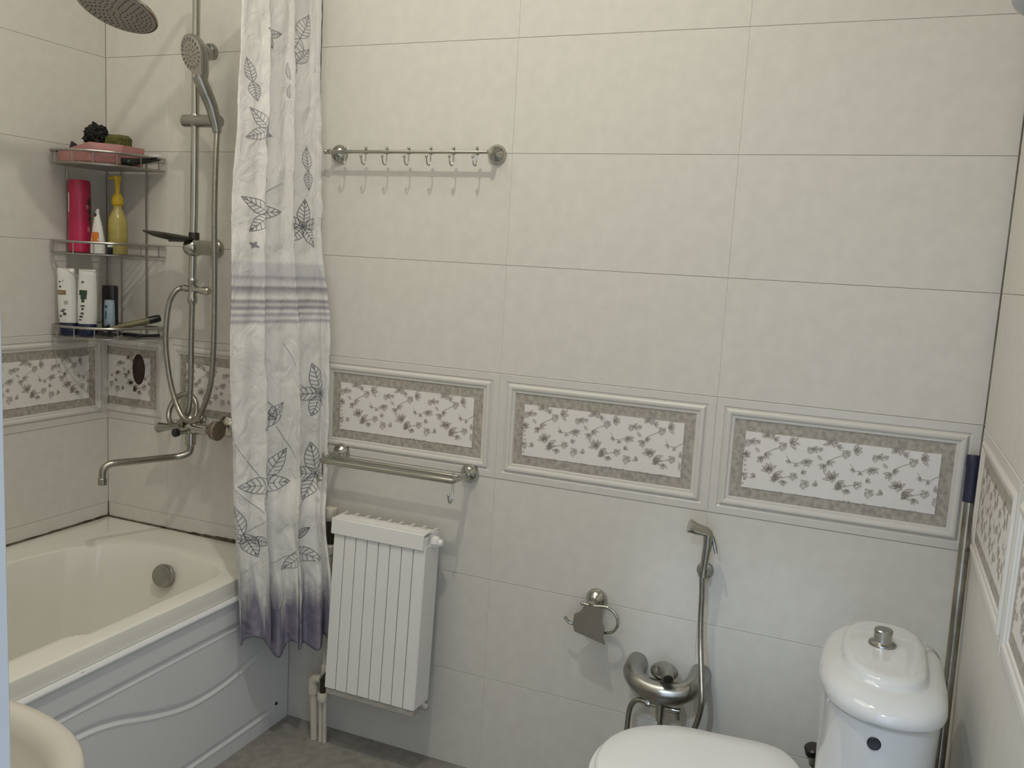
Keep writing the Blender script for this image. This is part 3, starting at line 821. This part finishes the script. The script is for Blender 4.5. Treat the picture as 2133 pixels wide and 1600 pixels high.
mul = nt.nodes.new('ShaderNodeMix'); mul.data_type = 'RGBA'; mul.blend_type = 'DARKEN'; mul.inputs[0].default_value = 1
nt.links.new(ramp.outputs[0], mul.inputs[6]); nt.links.new(ramp2.outputs[0], mul.inputs[7])
# purple hem with flame-like edge
nz1 = nt.nodes.new('ShaderNodeTexNoise'); nz1.inputs['Scale'].default_value = 9; nz1.inputs['Detail'].default_value = 2
mp = nt.nodes.new('ShaderNodeMapping'); mp.inputs['Scale'].default_value = (2.6, .55, 1)
nt.links.new(uvn.outputs['UV'], mp.inputs[0]); nt.links.new(mp.outputs[0], nz1.inputs['Vector'])
ma = nt.nodes.new('ShaderNodeMath'); ma.operation = 'MULTIPLY_ADD'; ma.inputs[1].default_value = -.19; nt.links.new(nz1.outputs['Fac'], ma.inputs[0]); nt.links.new(sepuv.outputs[1], ma.inputs[2])
mr = nt.nodes.new('ShaderNodeMapRange'); mr.inputs[1].default_value = .088; mr.inputs[2].default_value = .128; mr.inputs[3].default_value = .88; mr.inputs[4].default_value = 0
nt.links.new(ma.outputs[0], mr.inputs[0])
mx = nt.nodes.new('ShaderNodeMix'); mx.data_type = 'RGBA'; nt.links.new(mr.outputs[0], mx.inputs[0]); nt.links.new(mul.outputs[2], mx.inputs[6]); mx.inputs[7].default_value = (.17, .155, .225, 1)
nt.links.new(mx.outputs[2], bs.inputs['Base Color'])
nb = nt.nodes.new('ShaderNodeTexNoise'); nb.inputs['Scale'].default_value = 22; nb.inputs['Detail'].default_value = 4; nb.inputs['Distortion'].default_value = 1.2
mpb = nt.nodes.new('ShaderNodeMapping'); mpb.inputs['Scale'].default_value = (.9, 1.5, 1); nt.links.new(uvn.outputs['UV'], mpb.inputs[0]); nt.links.new(mpb.outputs[0], nb.inputs['Vector'])
bpn = nt.nodes.new('ShaderNodeBump'); bpn.inputs['Strength'].default_value = .75; bpn.inputs['Distance'].default_value = .010
nt.links.new(nb.outputs['Fac'], bpn.inputs['Height']); nt.links.new(bpn.outputs['Normal'], bs.inputs['Normal'])

CZ0, CZ1 = .33, 2.345
def hem(u): return .335 + .05 * sstep(.55, 1, u) + .012 * math.sin(u * 31) + .012 * math.sin(u * 17 + 1)
def cloth(u, z, lift=0.0):
    t = (z - .35) / 1.9
    xr = interp([(.30, -1.080), (.50, -1.085), (.72, -1.116), (.86, -1.150), (1.25, -1.158), (1.60, -1.205), (2.2, -1.222), (2.4, -1.224)], z)
    yr = interp([(.3, -.095), (.72, -.088), (.86, -.034), (1.2, -.030)], z)
    xl, yl = interp([(.3, -1.245), (1.3, -1.248), (2.3, -1.250)], z), interp([(.3, -.288), (.9, -.318), (1.3, -.335), (2.3, -.297)], z)
    px, py = lerp(xr, xl, u), lerp(yr, yl, u)
    dx, dy = xl - xr, yl - yr; L = math.hypot(dx, dy)
    nx, ny = -dy / L, dx / L      # towards the room
    if nx < 0: nx, ny = -nx, -ny
    A = lerp(.020, .0125, min(max(t, 0), 1))
    ph = .35 * math.sin(z * 2.1) + .25 * noise.noise((u * 2, z * 1.3, 0))
    f = A * (.75 * math.sin(2 * PI * 2.6 * u + 1.5 + ph) + .34 * math.sin(2 * PI * 5.3 * u + 2.2 + 1.4 * ph) + .10 * math.sin(2 * PI * 9.1 * u + z * 1.2))
    low = sstep(.75, .38, z)
    f += low * .016 * math.sin(2 * PI * 7.2 * u + 1.0)
    f += .008 * noise.noise((u * 5, z * 4, 3.1)) + .008 * abs(noise.noise((u * 6 + z * 6, z * 9 - u * 3, 7.7))) + .004 * abs(noise.noise((u * 16 - z * 9, z * 17, 1.7)))
    f += lift - .004
    s = .012 * math.sin(2 * PI * 3.0 * u + 2.4 + ph)     # folds lean over sideways a little
    if u > .985 or u < .015: s *= 0
    px += nx * f + dx / L * s; py += ny * f + dy / L * s
    return Vector((max(px, -1.268), min(py, -.008), z))
m = MB(); NU, NV = 190, 260
uvl = m.bm.loops.layers.uv.new('UVMap')
V = [[None] * (NV + 1) for _ in range(NU + 1)]
for i in range(NU + 1):
    u = i / NU; h = hem(u)
    for j in range(NV + 1):
        z = lerp(h, CZ1, j / NV)
        v = m.bm.verts.new(cloth(u, z)); V[i][j] = (v, (u * .62, z / 2.4 + (.0 if z > .6 else 0)))
for i in range(NU):
    for j in range(NV):
        q = (V[i][j], V[i + 1][j], V[i + 1][j + 1], V[i][j + 1])
        f = m.bm.faces.new([a[0] for a in q])
        for lp, a in zip(f.loops, q): lp[uvl].uv = a[1]
cl = m.build('cloth', cmat, cur, sharp=180, recalc=False)
md = cl.modifiers.new('thickness', 'SOLIDIFY'); md.thickness = .0012; md.offset = -1
# leaf print: thin ribbons following the cloth
INKL = mat('curtain_leaf_ink', (.16, .155, .175), .7, mottle=.2)
INKF = mat('curtain_leaf_ink_faint', (.26, .255, .28), .7, mottle=.15)
def ribbon(m, pts, wd):
    # pts in (u-metres, z); cloth width taken as .36 m across u
    out = []
    n = len(pts)
    for i, (a, z) in enumerate(pts):
        p0 = pts[max(i - 1, 0)]; p1 = pts[min(i + 1, n - 1)]
        tx, tz = p1[0] - p0[0], p1[1] - p0[1]; l = math.hypot(tx, tz) or 1
        ox, oz = -tz / l * wd / 2, tx / l * wd / 2
        if not (.01 < a / .36 < .99): 
            if len(out) > 1: break
            out = []; continue
        out.append([tuple(cloth((a + ox) / .36, z + oz, .0022)), tuple(cloth((a - ox) / .36, z - oz, .0022))])
    if len(out) > 1: m.loft(out, close=False)
def leafdraw(m, a, z, L, W, ang, wd=.0013):
    ca, sa = math.cos(ang), math.sin(ang)
    def P(s, t): return (a + L * s * ca - W * t * sa, z + L * s * sa + W * t * ca)
    for sg in (1, -1):
        ribbon(m, [P(k / 10, sg * .5 * math.sin(PI * (k / 10) ** .8)) for k in range(11)], wd)
    ribbon(m, [P(k / 5 * .95, 0) for k in range(6)], wd)
    for k in range(1, 7):
        s = k / 7.5
        for sg in (1, -1):
            hw = .5 * math.sin(PI * (min(s + .12, 1)) ** .8)
            ribbon(m, [P(s, 0), P(s + .06, sg * hw * .5), P(s + .12, sg * hw * .92)], wd * .9)
def starleaf(m, a, z, size, a0, n, wd=.0013, spread=None, skip=()):
    for k in range(n):
        if k in skip: continue
        ang = a0 + (spread or 2 * PI) * k / n
        leafdraw(m, a, z, size * (1, .82, .92, .75, .88)[k % 5], size * .42, ang, wd)
dark = MB(); faint = MB()
W_ = .36
for u, z, s, a0, n, d in ((.656, 2.077, .045, .3, 5, 0), (.22, 2.10, .085, -1.2, 2, 0), (.24, 2.03, .06, -1.0, 2, 0), (.883, 1.945, .055, 1.3, 2, 0), (.454, 1.975, .042, 1.5, 1, 0), (.454, 1.925, .035, 1.6, 1, 0),
                         (.753, 1.825, .065, .8, 5, 0), (.713, 1.60, .075, .5, 5, 1), (.188, 1.575, .070, 1.6, 5, 1), (.16, 1.735, .06, 1.5, 2, 0), (.72, 1.69, .012, 0, 4, 0), (.83, 1.513, .012, .5, 4, 0),
                         (.10, 1.085, .085, 1.3, 5, 1), (.553, 1.02, .085, .9, 1, 1), (.52, 1.03, .085, -.35, 1, 1), (.60, 1.025, .05, 2.2, 1, 0), (.70, .835, .10, 1.6, 4, 1), (.62, .845, .09, 2.1, 2, 1), (.12, .84, .090, 1.4, 5, 1),
                         (.90, .70, .085, 1.2, 2, 1), (.86, .68, .06, .2, 2, 1), (.315, .63, .09, 1.5, 3, 1), (.27, .665, .05, -.6, 2, 1)):
    starleaf(dark if d else faint, u * W_, z, s * 1.12, a0, n, .0015 if d else .0013)
for pts in (((.98, .98), (.80, .86), (.72, .80), (.60, .76)), ((.55, 1.00), (.45, .93), (.33, .87), (.2, .85)), ((.9, .70), (.75, .74), (.66, .79)), ((.50, 1.24), (.40, 1.17), (.30, 1.13), (.2, 1.10)),
            ((.60, 1.02), (.68, 1.10), (.75, 1.2)), ((.98, .84), (.88, .80), (.78, .76)), ((.35, 1.05), (.25, 1.08), (.12, 1.09)), ((.66, 1.60), (.60, 1.66), (.5, 1.69)), ((.6, .60), (.45, .62), (.32, .64)), ((.30, .72), (.22, .76), (.14, .82))):
    P, _ = crom([Vector((a * W_, z, 0)) for a, z in pts], 8)
    ribbon(faint, [(p.x, p.y) for p in P], .0012)
lp = dark.build('leaf_print', INKL, cur, sharp=180, recalc=False); lp['label'] = 'dark grey outlined leaves'; lp['kind'] = 'stuff'
lp = faint.build('twig_print', INKF, cur, sharp=180, recalc=False); lp['label'] = 'faint grey leaves and twigs'; lp['kind'] = 'stuff'
rod = struct(MB().tube([(-1.230, -.001, 2.36), (-1.230, -1.899, 2.36)], .0125, 14).build('curtain_rod', SEATM))   # curtain rod, added unseen above the frame
for y in (-.001, -1.899): MB().lathe([(.028, 0), (.026, .012), (.014, .018)], (-1.230, y, 2.36), (0, -1 if y > -1 else 1, 0), 18).build('end_flange', SEATM, rod)

# ------------------------------------------------------------------ hook rail
hk = thing('hook_rail', (-.9, 0, 1.792), 'chrome rail of seven small hooks high beside the curtain', 'hook rail')
MB().tube([(-1.163, -.05, 1.792), (-1.160, -.05, 1.792), (-.640, -.05, 1.793)], .0052, 12).build('bar', CHROME, hk)
for x, z in ((-1.150, 1.792), (-.645, 1.793)):
    m = MB()
    m.lathe([(.027, 0), (.027, .003), (.0245, .010), (.018, .017), (.011, .021), (.008, .024), (.0075, .050), (.008, .054), (.006, .058), (0, .059)], (x, 0, z), (0, -1, 0), 32)
    m.build('rosette', CHROME, hk)
m = MB(); m.ell((-1.166, -.05, 1.792), .008, .008, .008, 14, 8); m.build('end_knob', CHROME, hk)
hook = None
for x in (-1.101, -1.031, -.962, -.892, -.823, -.753, -.683):
    if hook is None:
        m = MB()
        m.tube([(x, -.05, 1.802), (x, -.05, 1.780), (x, -.050, 1.768), (x, -.053, 1.759), (x, -.061, 1.755), (x, -.069, 1.760), (x, -.073, 1.770), (x, -.0745, 1.776)], .0020, 8, smooth=3)
        m.ell((x, -.05, 1.803), .0045, .0045, .005, 10, 6); m.ell((x, -.0745, 1.778), .0042, .0042, .005, 10, 6)
        m.lathe([(.0070, -.0045), (.0070, .0045)], (x, -.05, 1.792), (1, 0, 0), 12)
        hook = m.build('hook', CHROME, hk); x0 = x
    else:
        o = hook.copy(); COL.objects.link(o); o.parent = hk; o.location = (x - x0, 0, 0)

# ------------------------------------------------------------------ towel rail
tr_ = thing('towel_rail', (-.9, 0, .9), 'chrome double towel rail above the radiator', 'towel rail')
m = MB(); Yb = -.115
m.tube([(-1.110, 0, .904), (-1.110, -.06, .902), (-1.110, -.095, .900), (-1.107, -.109, .899), (-1.094, -.115, .899), (-1.0, Yb, .899), (-.70, Yb, .900), (-.692, -.113, .900), (-.680, -.104, .900), (-.678, -.09, .900), (-.678, -.06, .900), (-.678, 0, .901)], .0088, 14, smooth=3)
m.build('outer_bar', CHROME, tr_)
MB().tube([(-1.109, -.068, .902), (-.678, -.068, .902)], .0065, 12).build('inner_bar', CHROME, tr_)
for x, z in ((-1.112, .904), (-.678, .901)):
    MB().lathe([(.028, 0), (.028, .004), (.026, .011), (.019, .019), (.013, .024), (.010, .030)], (x, 0, z), (0, -1, 0), 32).build('rosette', CHROME, tr_)
for x in (-.682, -1.112):
    m = MB()
    m.tube([(x, -.102, .916), (x, -.102, .90), (x, -.102, .858), (x, -.104, .846), (x, -.112, .838), (x, -.121, .841), (x, -.126, .850), (x, -.127, .858)], .0028, 8, smooth=4)
    m.ell((x, -.127, .861), .0045, .0045, .0055, 10, 6); m.ell((x, -.102, .918), .0045, .0045, .0045, 10, 6)
    m.build('hook', CHROME, tr_)

# ------------------------------------------------------------------ radiator
ra = thing('radiator', (-.9, -.03, .2), 'small white ribbed radiator hanging under the towel rail', 'radiator')
def tilt(m):
    for v in m.bm.verts: v.co.y -= .030 * (.735 - v.co.z) / .5
NS = 8; X0, X1 = -1.052, -.748; SW = (X1 - X0) / NS
sec = None
for k in range(NS):
    x = X0 + k * SW
    m = MB()
    m.box(x + .0012, x + SW - .0012, -.121, -.100, .222, .726, .003)
    m.box(x + .012, x + SW - .012, -.100, -.046, .225, .722)
    m.box(x + .0015, x + SW - .0015, -.046, -.034, .225, .722)
    m.box(x + .0008, x + SW - .0008, -.085, -.040, .690, .727)
    m.box(x + .0008, x + SW - .0008, -.085, -.040, .222, .262)
    if k == NS - 1: m.box(x + SW - .012, x + SW + .0004, -.1195, -.036, .224, .700, .002)
    tilt(m); m.build('section', RADW, ra)
m = MB()
m.box(X0 - .006, X1 - .004, -.1275, -.122, .690, .737, .002)
m.box(X0 - .006, X1 - .004, -.120, -.078, .733, .737)
for k in range(NS + 1):
    xx = X0 - .004 + k * (X1 - X0) / NS
    m.box(xx - .003, xx + .003, -.123, -.119, .7335, .737)
    m.box(xx - .0025, xx + .0025, -.079, -.045, .7335, .737)
tilt(m); m.build('header', RADW, ra)
m = MB(); m.box(X0 + .004, X1 - .002, -.118, -.034, .204, .222, .002); m.lathe([(.010, 0), (.010, .014), (.007, .018)], (X1 - .004, -.06, .214), (1, 0, -.3), 8)
tilt(m); bx = m.build('bottom_rail', RADGREY, ra)
m = MB()
m.lathe([(.0185, 0), (.0185, .012), (.0165, .014), (.0165, .018), (.011, .020)], (X1 - .002, -.073, .703), (1, 0, 0), 8)
m.lathe([(.011, .018), (.011, .026), (.008, .030), (0, .031)], (X1 - .002, -.073, .703), (1, 0, 0), 12)
m.build('air_vent', RADW, ra)

hp = thing('heating_pipes', (-1.12, -.06, 0), 'cream heating pipes and valve rising from the floor beside the radiator', 'pipes')
def pv(name, pts, r, mt=PIPE, **k): return MB().tube(pts, r, 16, **k).build(name, mt, hp)
pv('floor_pipe', [(-1.134, -.076, 0), (-1.142, -.076, .165)], .0115)
pv('floor_pipe', [(-1.108, -.080, 0), (-1.111, -.080, .142)], .0068)
pv('floor_pipe', [(-1.093, -.080, 0), (-1.095, -.080, .142)], .0068)
m = MB()
m.tube([(-1.141, -.076, .150), (-1.1425, -.076, .176), (-1.1425, -.076, .178)], .0165, 16)
m.tube([(-1.1425, -.076, .176), (-1.141, -.076, .192), (-1.130, -.076, .202), (-1.112, -.076, .204)], .014, 16, radii=[.0155, .016, .0155, .014])
m.build('elbow', PIPE, hp)
m = MB(); m.lathe([(.0165, .135), (.0175, .138), (.0175, .158), (.014, .163)], (-1.1035, -.080, 0), (0, 0, 1), 16); m.build('coupling', PIPE, hp)
pv('union', [(-1.1035, -.080, .160), (-1.103, -.080, .20), (-1.09, -.080, .222), (-1.052, -.085, .236)], .011, BRASS)
m = MB(); m.lathe([(.015, .205), (.0155, .207), (.0155, .238), (.0125, .242), (.0112, .244)], (-1.112, -.056, 0), (0, 0, 1), 16); m.build('coupling', PIPE, hp)
pv('riser_pipe', [(-1.112, -.056, .222), (-1.110, -.056, .64)], .0108)
m = MB(); m.lathe([(.0112, .595), (.0155, .598), (.0155, .622), (.012, .626)], (-1.110, -.056, 0), (0, 0, 1), 16); m.build('coupling', PIPE, hp)
m = MB(); m.tube([(-1.110, -.056, .63), (-1.109, -.056, .712)], .012, 14, radii=[.012, .014]); m.tube([(-1.109, -.056, .685), (-1.05, -.062, .70)], .011, 12); m.build('valve_body', BRASS, hp)
MB().lathe([(.012, .700), (.017, .705), (.0205, .716), (.0215, .736), (.0205, .742), (.017, .7445), (0, .745)], (-1.109, -.056, 0), (0, 0, 1), 24).build('valve_knob', PIPE, hp)

# ------------------------------------------------------------------ paper holder
ph = thing('paper_holder', (-.277, 0, .6), 'chrome toilet paper holder with a hanging flap', 'paper holder')
m = MB(); m.lathe([(.030, 0), (.030, .004), (.0265, .012), (.017, .020), (.011, .025), (.0085, .045), (.009, .05), (.006, .056), (0, .057)], (-.277, 0, .604), (0, -1, 0), 32); m.build('rosette', CHROME, ph)
m = MB()
y = -.05
m.tube([(-.302, y, .603), (-.285, y, .602), (-.262, y, .603), (-.235, y, .606), (-.215, y, .598), (-.203, y, .582), (-.201, y, .562), (-.210, y, .545), (-.224, y, .536), (-.25, y, .534), (-.30, y, .538), (-.325, y, .540), (-.338, y - .002, .545), (-.349, y - .004, .558)], .0042, 10, smooth=4)
m.ell((-.303, y, .603), .0055, .0055, .0055, 10, 6); m.build('wire_arm', CHROME, ph)
m = MB()
FL = [(-.295, .603), (-.300, .590), (-.308, .580), (-.321, .572), (-.322, .545), (-.314, .528), (-.27, .519), (-.226, .509), (-.233, .527), (-.233, .552), (-.242, .564), (-.243, .580), (-.248, .603)]
m.loft([[(x, -.057 - .012 * sstep(.575, .52, z), z) for x, z in FL], [(x, -.0545 - .012 * sstep(.575, .52, z), z) for x, z in FL]], cap0=True, cap1=True)
m.build('flap', FLAPM, ph)

# ------------------------------------------------------------------ bidet spray and its mixer
bm_ = thing('bidet_mixer', (-.06, 0, .45), 'crescent shaped chrome mixer on the wall above the toilet seat', 'mixer tap')
m = MB()
m.tube([(-.150, -.002, .452), (-.150, -.03, .452), (-.147, -.062, .450), (-.128, -.092, .444), (-.095, -.108, .438), (-.058, -.113, .436), (-.020, -.108, .440), (.006, -.092, .448), (.018, -.062, .456), (.020, -.03, .458), (.020, -.002, .458)], .021, 20,
       radii=[.028, .027, .026, .026, .028, .031, .028, .026, .026, .027, .028], smooth=4)
m.build('mixer_body', CHROMED, bm_)
m = MB()
m.ell((-.062, -.074, .476), .036, .030, .024, 28, 12)
m.tube([(-.062, -.080, .486), (-.050, -.108, .494), (-.040, -.138, .494), (-.036, -.150, .492)], .011, 18, radii=[.020, .018, .016, .0145])
m.lathe([(.0, 0), (.017, .0), (.016, .006), (0, .007)], (-.062, -.100, .440), (0, -.3, -1), 20)
m.build('lever', CHROMED, bm_)
MB().lathe([(0, 0), (.0120, 0), (.0115, .0015), (0, .0016)], (-.0358, -.1502, .492), (.3, -.93, -.15), 16).build('lever_opening', DARKMET, bm_)
m = MB()
m.tube([(-.058, -.105, .415), (-.060, -.095, .372), (-.060, -.095, .352)], .011, 14, radii=[.012, .0125, .010])
m.tube([(-.096, -.095, .392), (-.076, -.095, .390), (-.06, -.095, .388), (-.035, -.095, .388), (-.012, -.095, .389), (-.008, -.095, .389)], .008, 14, radii=[.0078, .0075, .0085, .0085, .0095, .007])
m.lathe([(.0095, 0), (.0105, .003), (.0105, .010), (.0085, .013)], (-.098, -.095, .392), (1, 0, 0), 6)
m.tube([(-.016, -.095, .386), (-.013, -.097, .366)], .006, 10)
m.build('change_over_valve', CHROME, bm_)
MB().tube([(-.094, -.095, .392), (-.112, -.094, .394), (-.130, -.092, .385), (-.141, -.09, .362), (-.144, -.09, .32), (-.143, -.09, .26), (-.12, -.085, .17), (-.04, -.08, .13), (.012, -.08, .19), (.02, -.078, .30)], .0072, 10, smooth=6).build('valve_hose', HOSE, bm_)

bs_ = thing('bidet_sprayer', (.01, -.04, .75), 'slim chrome hand spray with trigger hanging beside the toilet', 'bidet sprayer')
m = MB()
hy = -.062
m.tube([(.013, hy, .752), (.014, hy, .77), (.018, hy, .83), (.017, hy, .858)], .009, 14, radii=[.0085, .0100, .0115, .0125])
m.tube([(.020, hy, .855), (.012, hy - .004, .862), (-.010, hy - .012, .867), (-.022, hy - .016, .872), (-.024, hy - .016, .8725), (-.030, hy - .018, .874)], .011, 16, radii=[.012, .0130, .0150, .0165, .0180, .0178])
m.build('spray_head', CHROME, bs_)
MB().tube([(.023, hy, .860), (.030, hy + .004, .845), (.036, hy + .004, .825), (.041, hy + .002, .808)], .005, 8, radii=[.004, .0045, .005, .004]).build('trigger', CHROMED, bs_)
MB().tube([(.013, hy, .756), (.012, hy, .74), (.015, hy, .694), (.018, hy - .004, .63), (.026, hy - .02, .57), (.042, hy - .06, .50), (.050, hy - .08, .46), (.048, hy - .08, .42), (.036, hy - .065, .37), (.016, hy - .04, .32), (-.005, hy - .02, .25), (-.03, hy - .02, .20), (-.05, hy - .025, .25), (-.058, hy - .03, .34), (-.0595, -.094, .355)], .0072, 10, smooth=8).build('spray_hose', HOSE, bs_)
sh_ = thing('spray_holder', (.0, 0, .735), 'round chrome wall cradle holding the bidet spray', 'holder')
m = MB(); m.lathe([(.022, 0), (.022, .004), (.019, .010), (.010, .014), (.009, .045)], (.008, 0, .741), (0, -1, 0), 26); m.build('rosette', CHROMED, sh_)
m = MB(); m.lathe([(.0105, -.012), (.0125, -.012), (.0125, .012), (.0105, .012), (.0105, -.012)], (.013, -.058, .755), (0, 0, 1), 18); m.build('cradle', CHROMED, sh_)

# ------------------------------------------------------------------ toilet
to = thing('toilet', (.25, -.455, 0), 'white toilet with rounded cistern standing side-on to the tiled wall', 'toilet')
TY = -.455
def spl(pts, n=5):
    P = [Vector((x, y, 0)) for x, y in pts]
    out = []
    N = len(P)
    for i in range(N):
        p0, p1, p2, p3 = P[i - 1], P[i], P[(i + 1) % N], P[(i + 2) % N]
        for k in range(n):
            t = k / n
            out.append(0.5 * ((2 * p1) + (p2 - p0) * t + (2 * p0 - 5 * p1 + 4 * p2 - p3) * t * t + (3 * p1 - p0 - 3 * p2 + p3) * t ** 3))
    return out
TANK = spl([(.322, -.45), (.326, -.53), (.350, -.605), (.395, -.652), (.450, -.668), (.505, -.652), (.538, -.605), (.546, -.53), (.546, -.45), (.544, -.37), (.526, -.30), (.485, -.258), (.43, -.248), (.375, -.262), (.340, -.31), (.326, -.37)])
TCx, TCy = .436, -.455
def tring(s, z, sy=None, dx=0): return [(TCx + dx + (p.x - TCx) * s, TCy + (p.y - TCy) * (sy if sy is not None else s), z) for p in TANK]
m = MB()
m.loft([tring(.82, .0), tring(.86, .02), tring(.88, .35), tring(.90, .50), tring(.925, .66), tring(.94, .742)], cap0=True, cap1=True)
m.build('cistern', CERAM, to)
m = MB()
m.loft([tring(.93, .742), tring(1.0, .744), tring(1.012, .750), tring(1.008, .760), tring(.97, .772), tring(.88, .780), tring(.79, .786, .82), tring(.725, .7875, .765), tring(.69, .790, .735), tring(.665, .799, .712), tring(.64, .8045, .692), tring(.56, .8065, .62), tring(.3, .8085, .34), tring(.02, .809)], cap0=True, cap1=True)
m.build('cistern_lid', CERAM, to, sharp=60)
m = MB(); o = (TCx - .006, TCy + .005, .807)
m.lathe([(.0255, 0), (.026, .003), (.0245, .006), (.019, .0075), (.0175, .009), (.0165, .022), (.0172, .025), (.0172, .031), (.0155, .033), (0, .0335)], o, (0, 0, 1), 32)
fb = m.build('flush_button', CHROMED, to)
# inlet hole facing the room
m = MB(); m.lathe([(.0, -.004), (.0110, -.004), (.0118, .0012), (.010, .0025), (0, .002)], (.4285, -.6520, .7045), (-.05, -1, .06), 24); m.build('inlet_plug', BLACKP, to)
# seat outline: round front towards the tub
def seat(s, z, grow=0.0, sx=None):
    out = []
    for k in range(64):
        a = 2 * PI * k / 64
        c, sn = math.cos(a), math.sin(a)
        x = (.222 if c > 0 else .222) * abs(c) ** (.42 if c > 0 else .92) * (1 if c > 0 else -1)
        yv = .199 * abs(sn) ** (.40 if c > 0 else .92) * (1 if sn > 0 else -1) * (1 + .07 * sstep(.0, .14, x) - .12 * sstep(.15, .222, x))
        out.append((.098 + x * s + (grow if x > 0 else -grow), TY + yv * s + (grow if sn > 0 else -grow) * abs(sn), z))
    return out
m = MB()
m.loft([seat(.90, .428), seat(.955, .430), seat(.97, .436), seat(.965, .443), seat(.93, .4475), seat(.7, .4515), seat(.3, .453), seat(.02, .4535)], cap0=True, cap1=True)
m.build('seat_lid', SEATM, to, sharp=60)
m = MB(); m.loft([seat(.96, .404), seat(1.02, .407), seat(1.035, .416), seat(1.02, .426), seat(.95, .428)], cap0=True, cap1=True); m.build('seat', SEATM, to, sharp=60)
def bowl(s, z, sh): 
    return [(.15 + (x - .15) * s + sh, TY + (y - TY) * s, z) for x, y, _ in seat(.98, 0)]
m = MB()
m.loft([bowl(.52, 0, .06), bowl(.54, .03, .06), bowl(.50, .14, .06), bowl(.62, .22, .04), bowl(.82, .31, .015), bowl(.96, .375, 0), bowl(1.0, .400, 0), bowl(.97, .405, 0)], cap0=True, cap1=True)
m.box(.20, .40, TY - .13, TY + .13, .0, .395, .03)
m.build('bowl', CERAM, to, sharp=60)
for s in (-1, 1):
    MB().tube([(.296, TY + s * .075 - .02, .438), (.296, TY + s * .075 + .02, .438)], .010, 12).build('hinge', SEATM, to)
av = thing('angle_valve', (.33, 0, .33), 'dark metal stop valve on the wall beside the cistern', 'valve')
m = MB(); m.lathe([(.024, 0), (.023, .005), (.012, .010), (.0115, .055)], (.322, 0, .318), (0, -1, 0), 20); m.tube([(.322, -.05, .318), (.322, -.05, .345)], .012, 12, radii=[.013, .010]); m.build('valve_body', CHROMED, av)
m = MB(); m.lathe([(.016, 0), (.0195, .004), (.0195, .020), (.015, .024)], (.318, -.054, .343), (-.2, -.3, 1), 12); m.build('handwheel', DARKMET, av)
MB().tube([(.326, -.05, .318), (.345, -.05, .318), (.37, -.06, .30), (.39, -.09, .27), (.40, -.16, .25), (.41, -.25, .25)], .006, 8, smooth=4).build('valve_hose', HOSE, av)

# ------------------------------------------------------------------ mop handle in the corner
mp_ = thing('mop_handle', (.575, -.27, 0), 'steel mop handle with a navy grip leaning in the corner behind the toilet', 'mop handle')
b0 = Vector((.579, -.262, 0.0)); b1 = Vector((.5895, -.028, 1.130))
MB().tube([b0, b0.lerp(b1, .93)], .0115, 16).build('pole', STEELP, mp_)
m = MB(); ax = (b1 - b0).normalized()
m.lathe([(.0125, -.108), (.0150, -.106), (.0155, -.098), (.0150, -.088), (.0152, -.03), (.0165, -.022), (.0165, -.004), (.015, 0), (0, .001)], b1, ax, 24)
m.build('grip', NAVY, mp_)

# ------------------------------------------------------------------ wash basin beside the door
wbn = thing('washbasin', (-.80, -1.64, 0), 'cream washbasin with a broad rounded rim beside the door', 'washbasin')
def sup(a, b, z, e=2.35, cx=-.765, cy=-1.625):
    out = []
    for k in range(72):
        t = 2 * PI * k / 72; c, s = math.cos(t), math.sin(t)
        x = a * abs(c) ** (2 / e) * (1 if c > 0 else -1); y = b * abs(s) ** (2 / e) * (1 if s > 0 else -1)
        yy = cy + y
        out.append((cx + x, max(yy, YF + .005), z))
    return out
m = MB()
m.loft([sup(.08, .08, .62), sup(.16, .15, .64), sup(.24, .205, .70), sup(.272, .232, .77), sup(.283, .243, .803), sup(.283, .243, .813), sup(.277, .237, .820), sup(.264, .224, .820), sup(.248, .208, .812), sup(.240, .200, .797), sup(.222, .184, .75), sup(.15, .12, .71), sup(.06, .05, .695), sup(.01, .01, .694)], cap0=True, cap1=True)
m.build('basin', BASINM, wbn, sharp=70)
m = MB(); m.loft([sup(.11, .10, 0), sup(.10, .09, .03), sup(.075, .07, .2), sup(.075, .07, .5), sup(.10, .10, .655)], cap0=True, cap1=True); m.build('pedestal', BASINM, wbn)
MB().lathe([(0, 0), (.022, 0), (.022, .003), (0, .004)], (-.765, -1.625, .694), (0, 0, 1), 18).build('drain', CHROMED, wbn)

# ------------------------------------------------------------------ rounded white fixture high on the right-hand wall
wf = thing('wall_fixture', (XR, -1.0, 1.86), 'white rounded fixture high on the wall in the upper corner', 'fixture')
m = MB()
def fx(r, z): return [(XR - r * math.sin(t), -1.0 - r * 1.0 * math.cos(t), z) for t in [PI * k / 20 for k in range(21)]]
m.loft([fx(.02, 1.8345), fx(.10, 1.8355), fx(.120, 1.839), fx(.132, 1.848), fx(.138, 1.865), fx(.138, 2.04), fx(.11, 2.07)], cap0=True, cap1=True)
m.build('shade', DOORW, wf)
m = MB(); m.box(XR - .03, XR, -1.07, -.93, 2.05, 2.10, .005); m.build('back_plate', DOORW, wf)
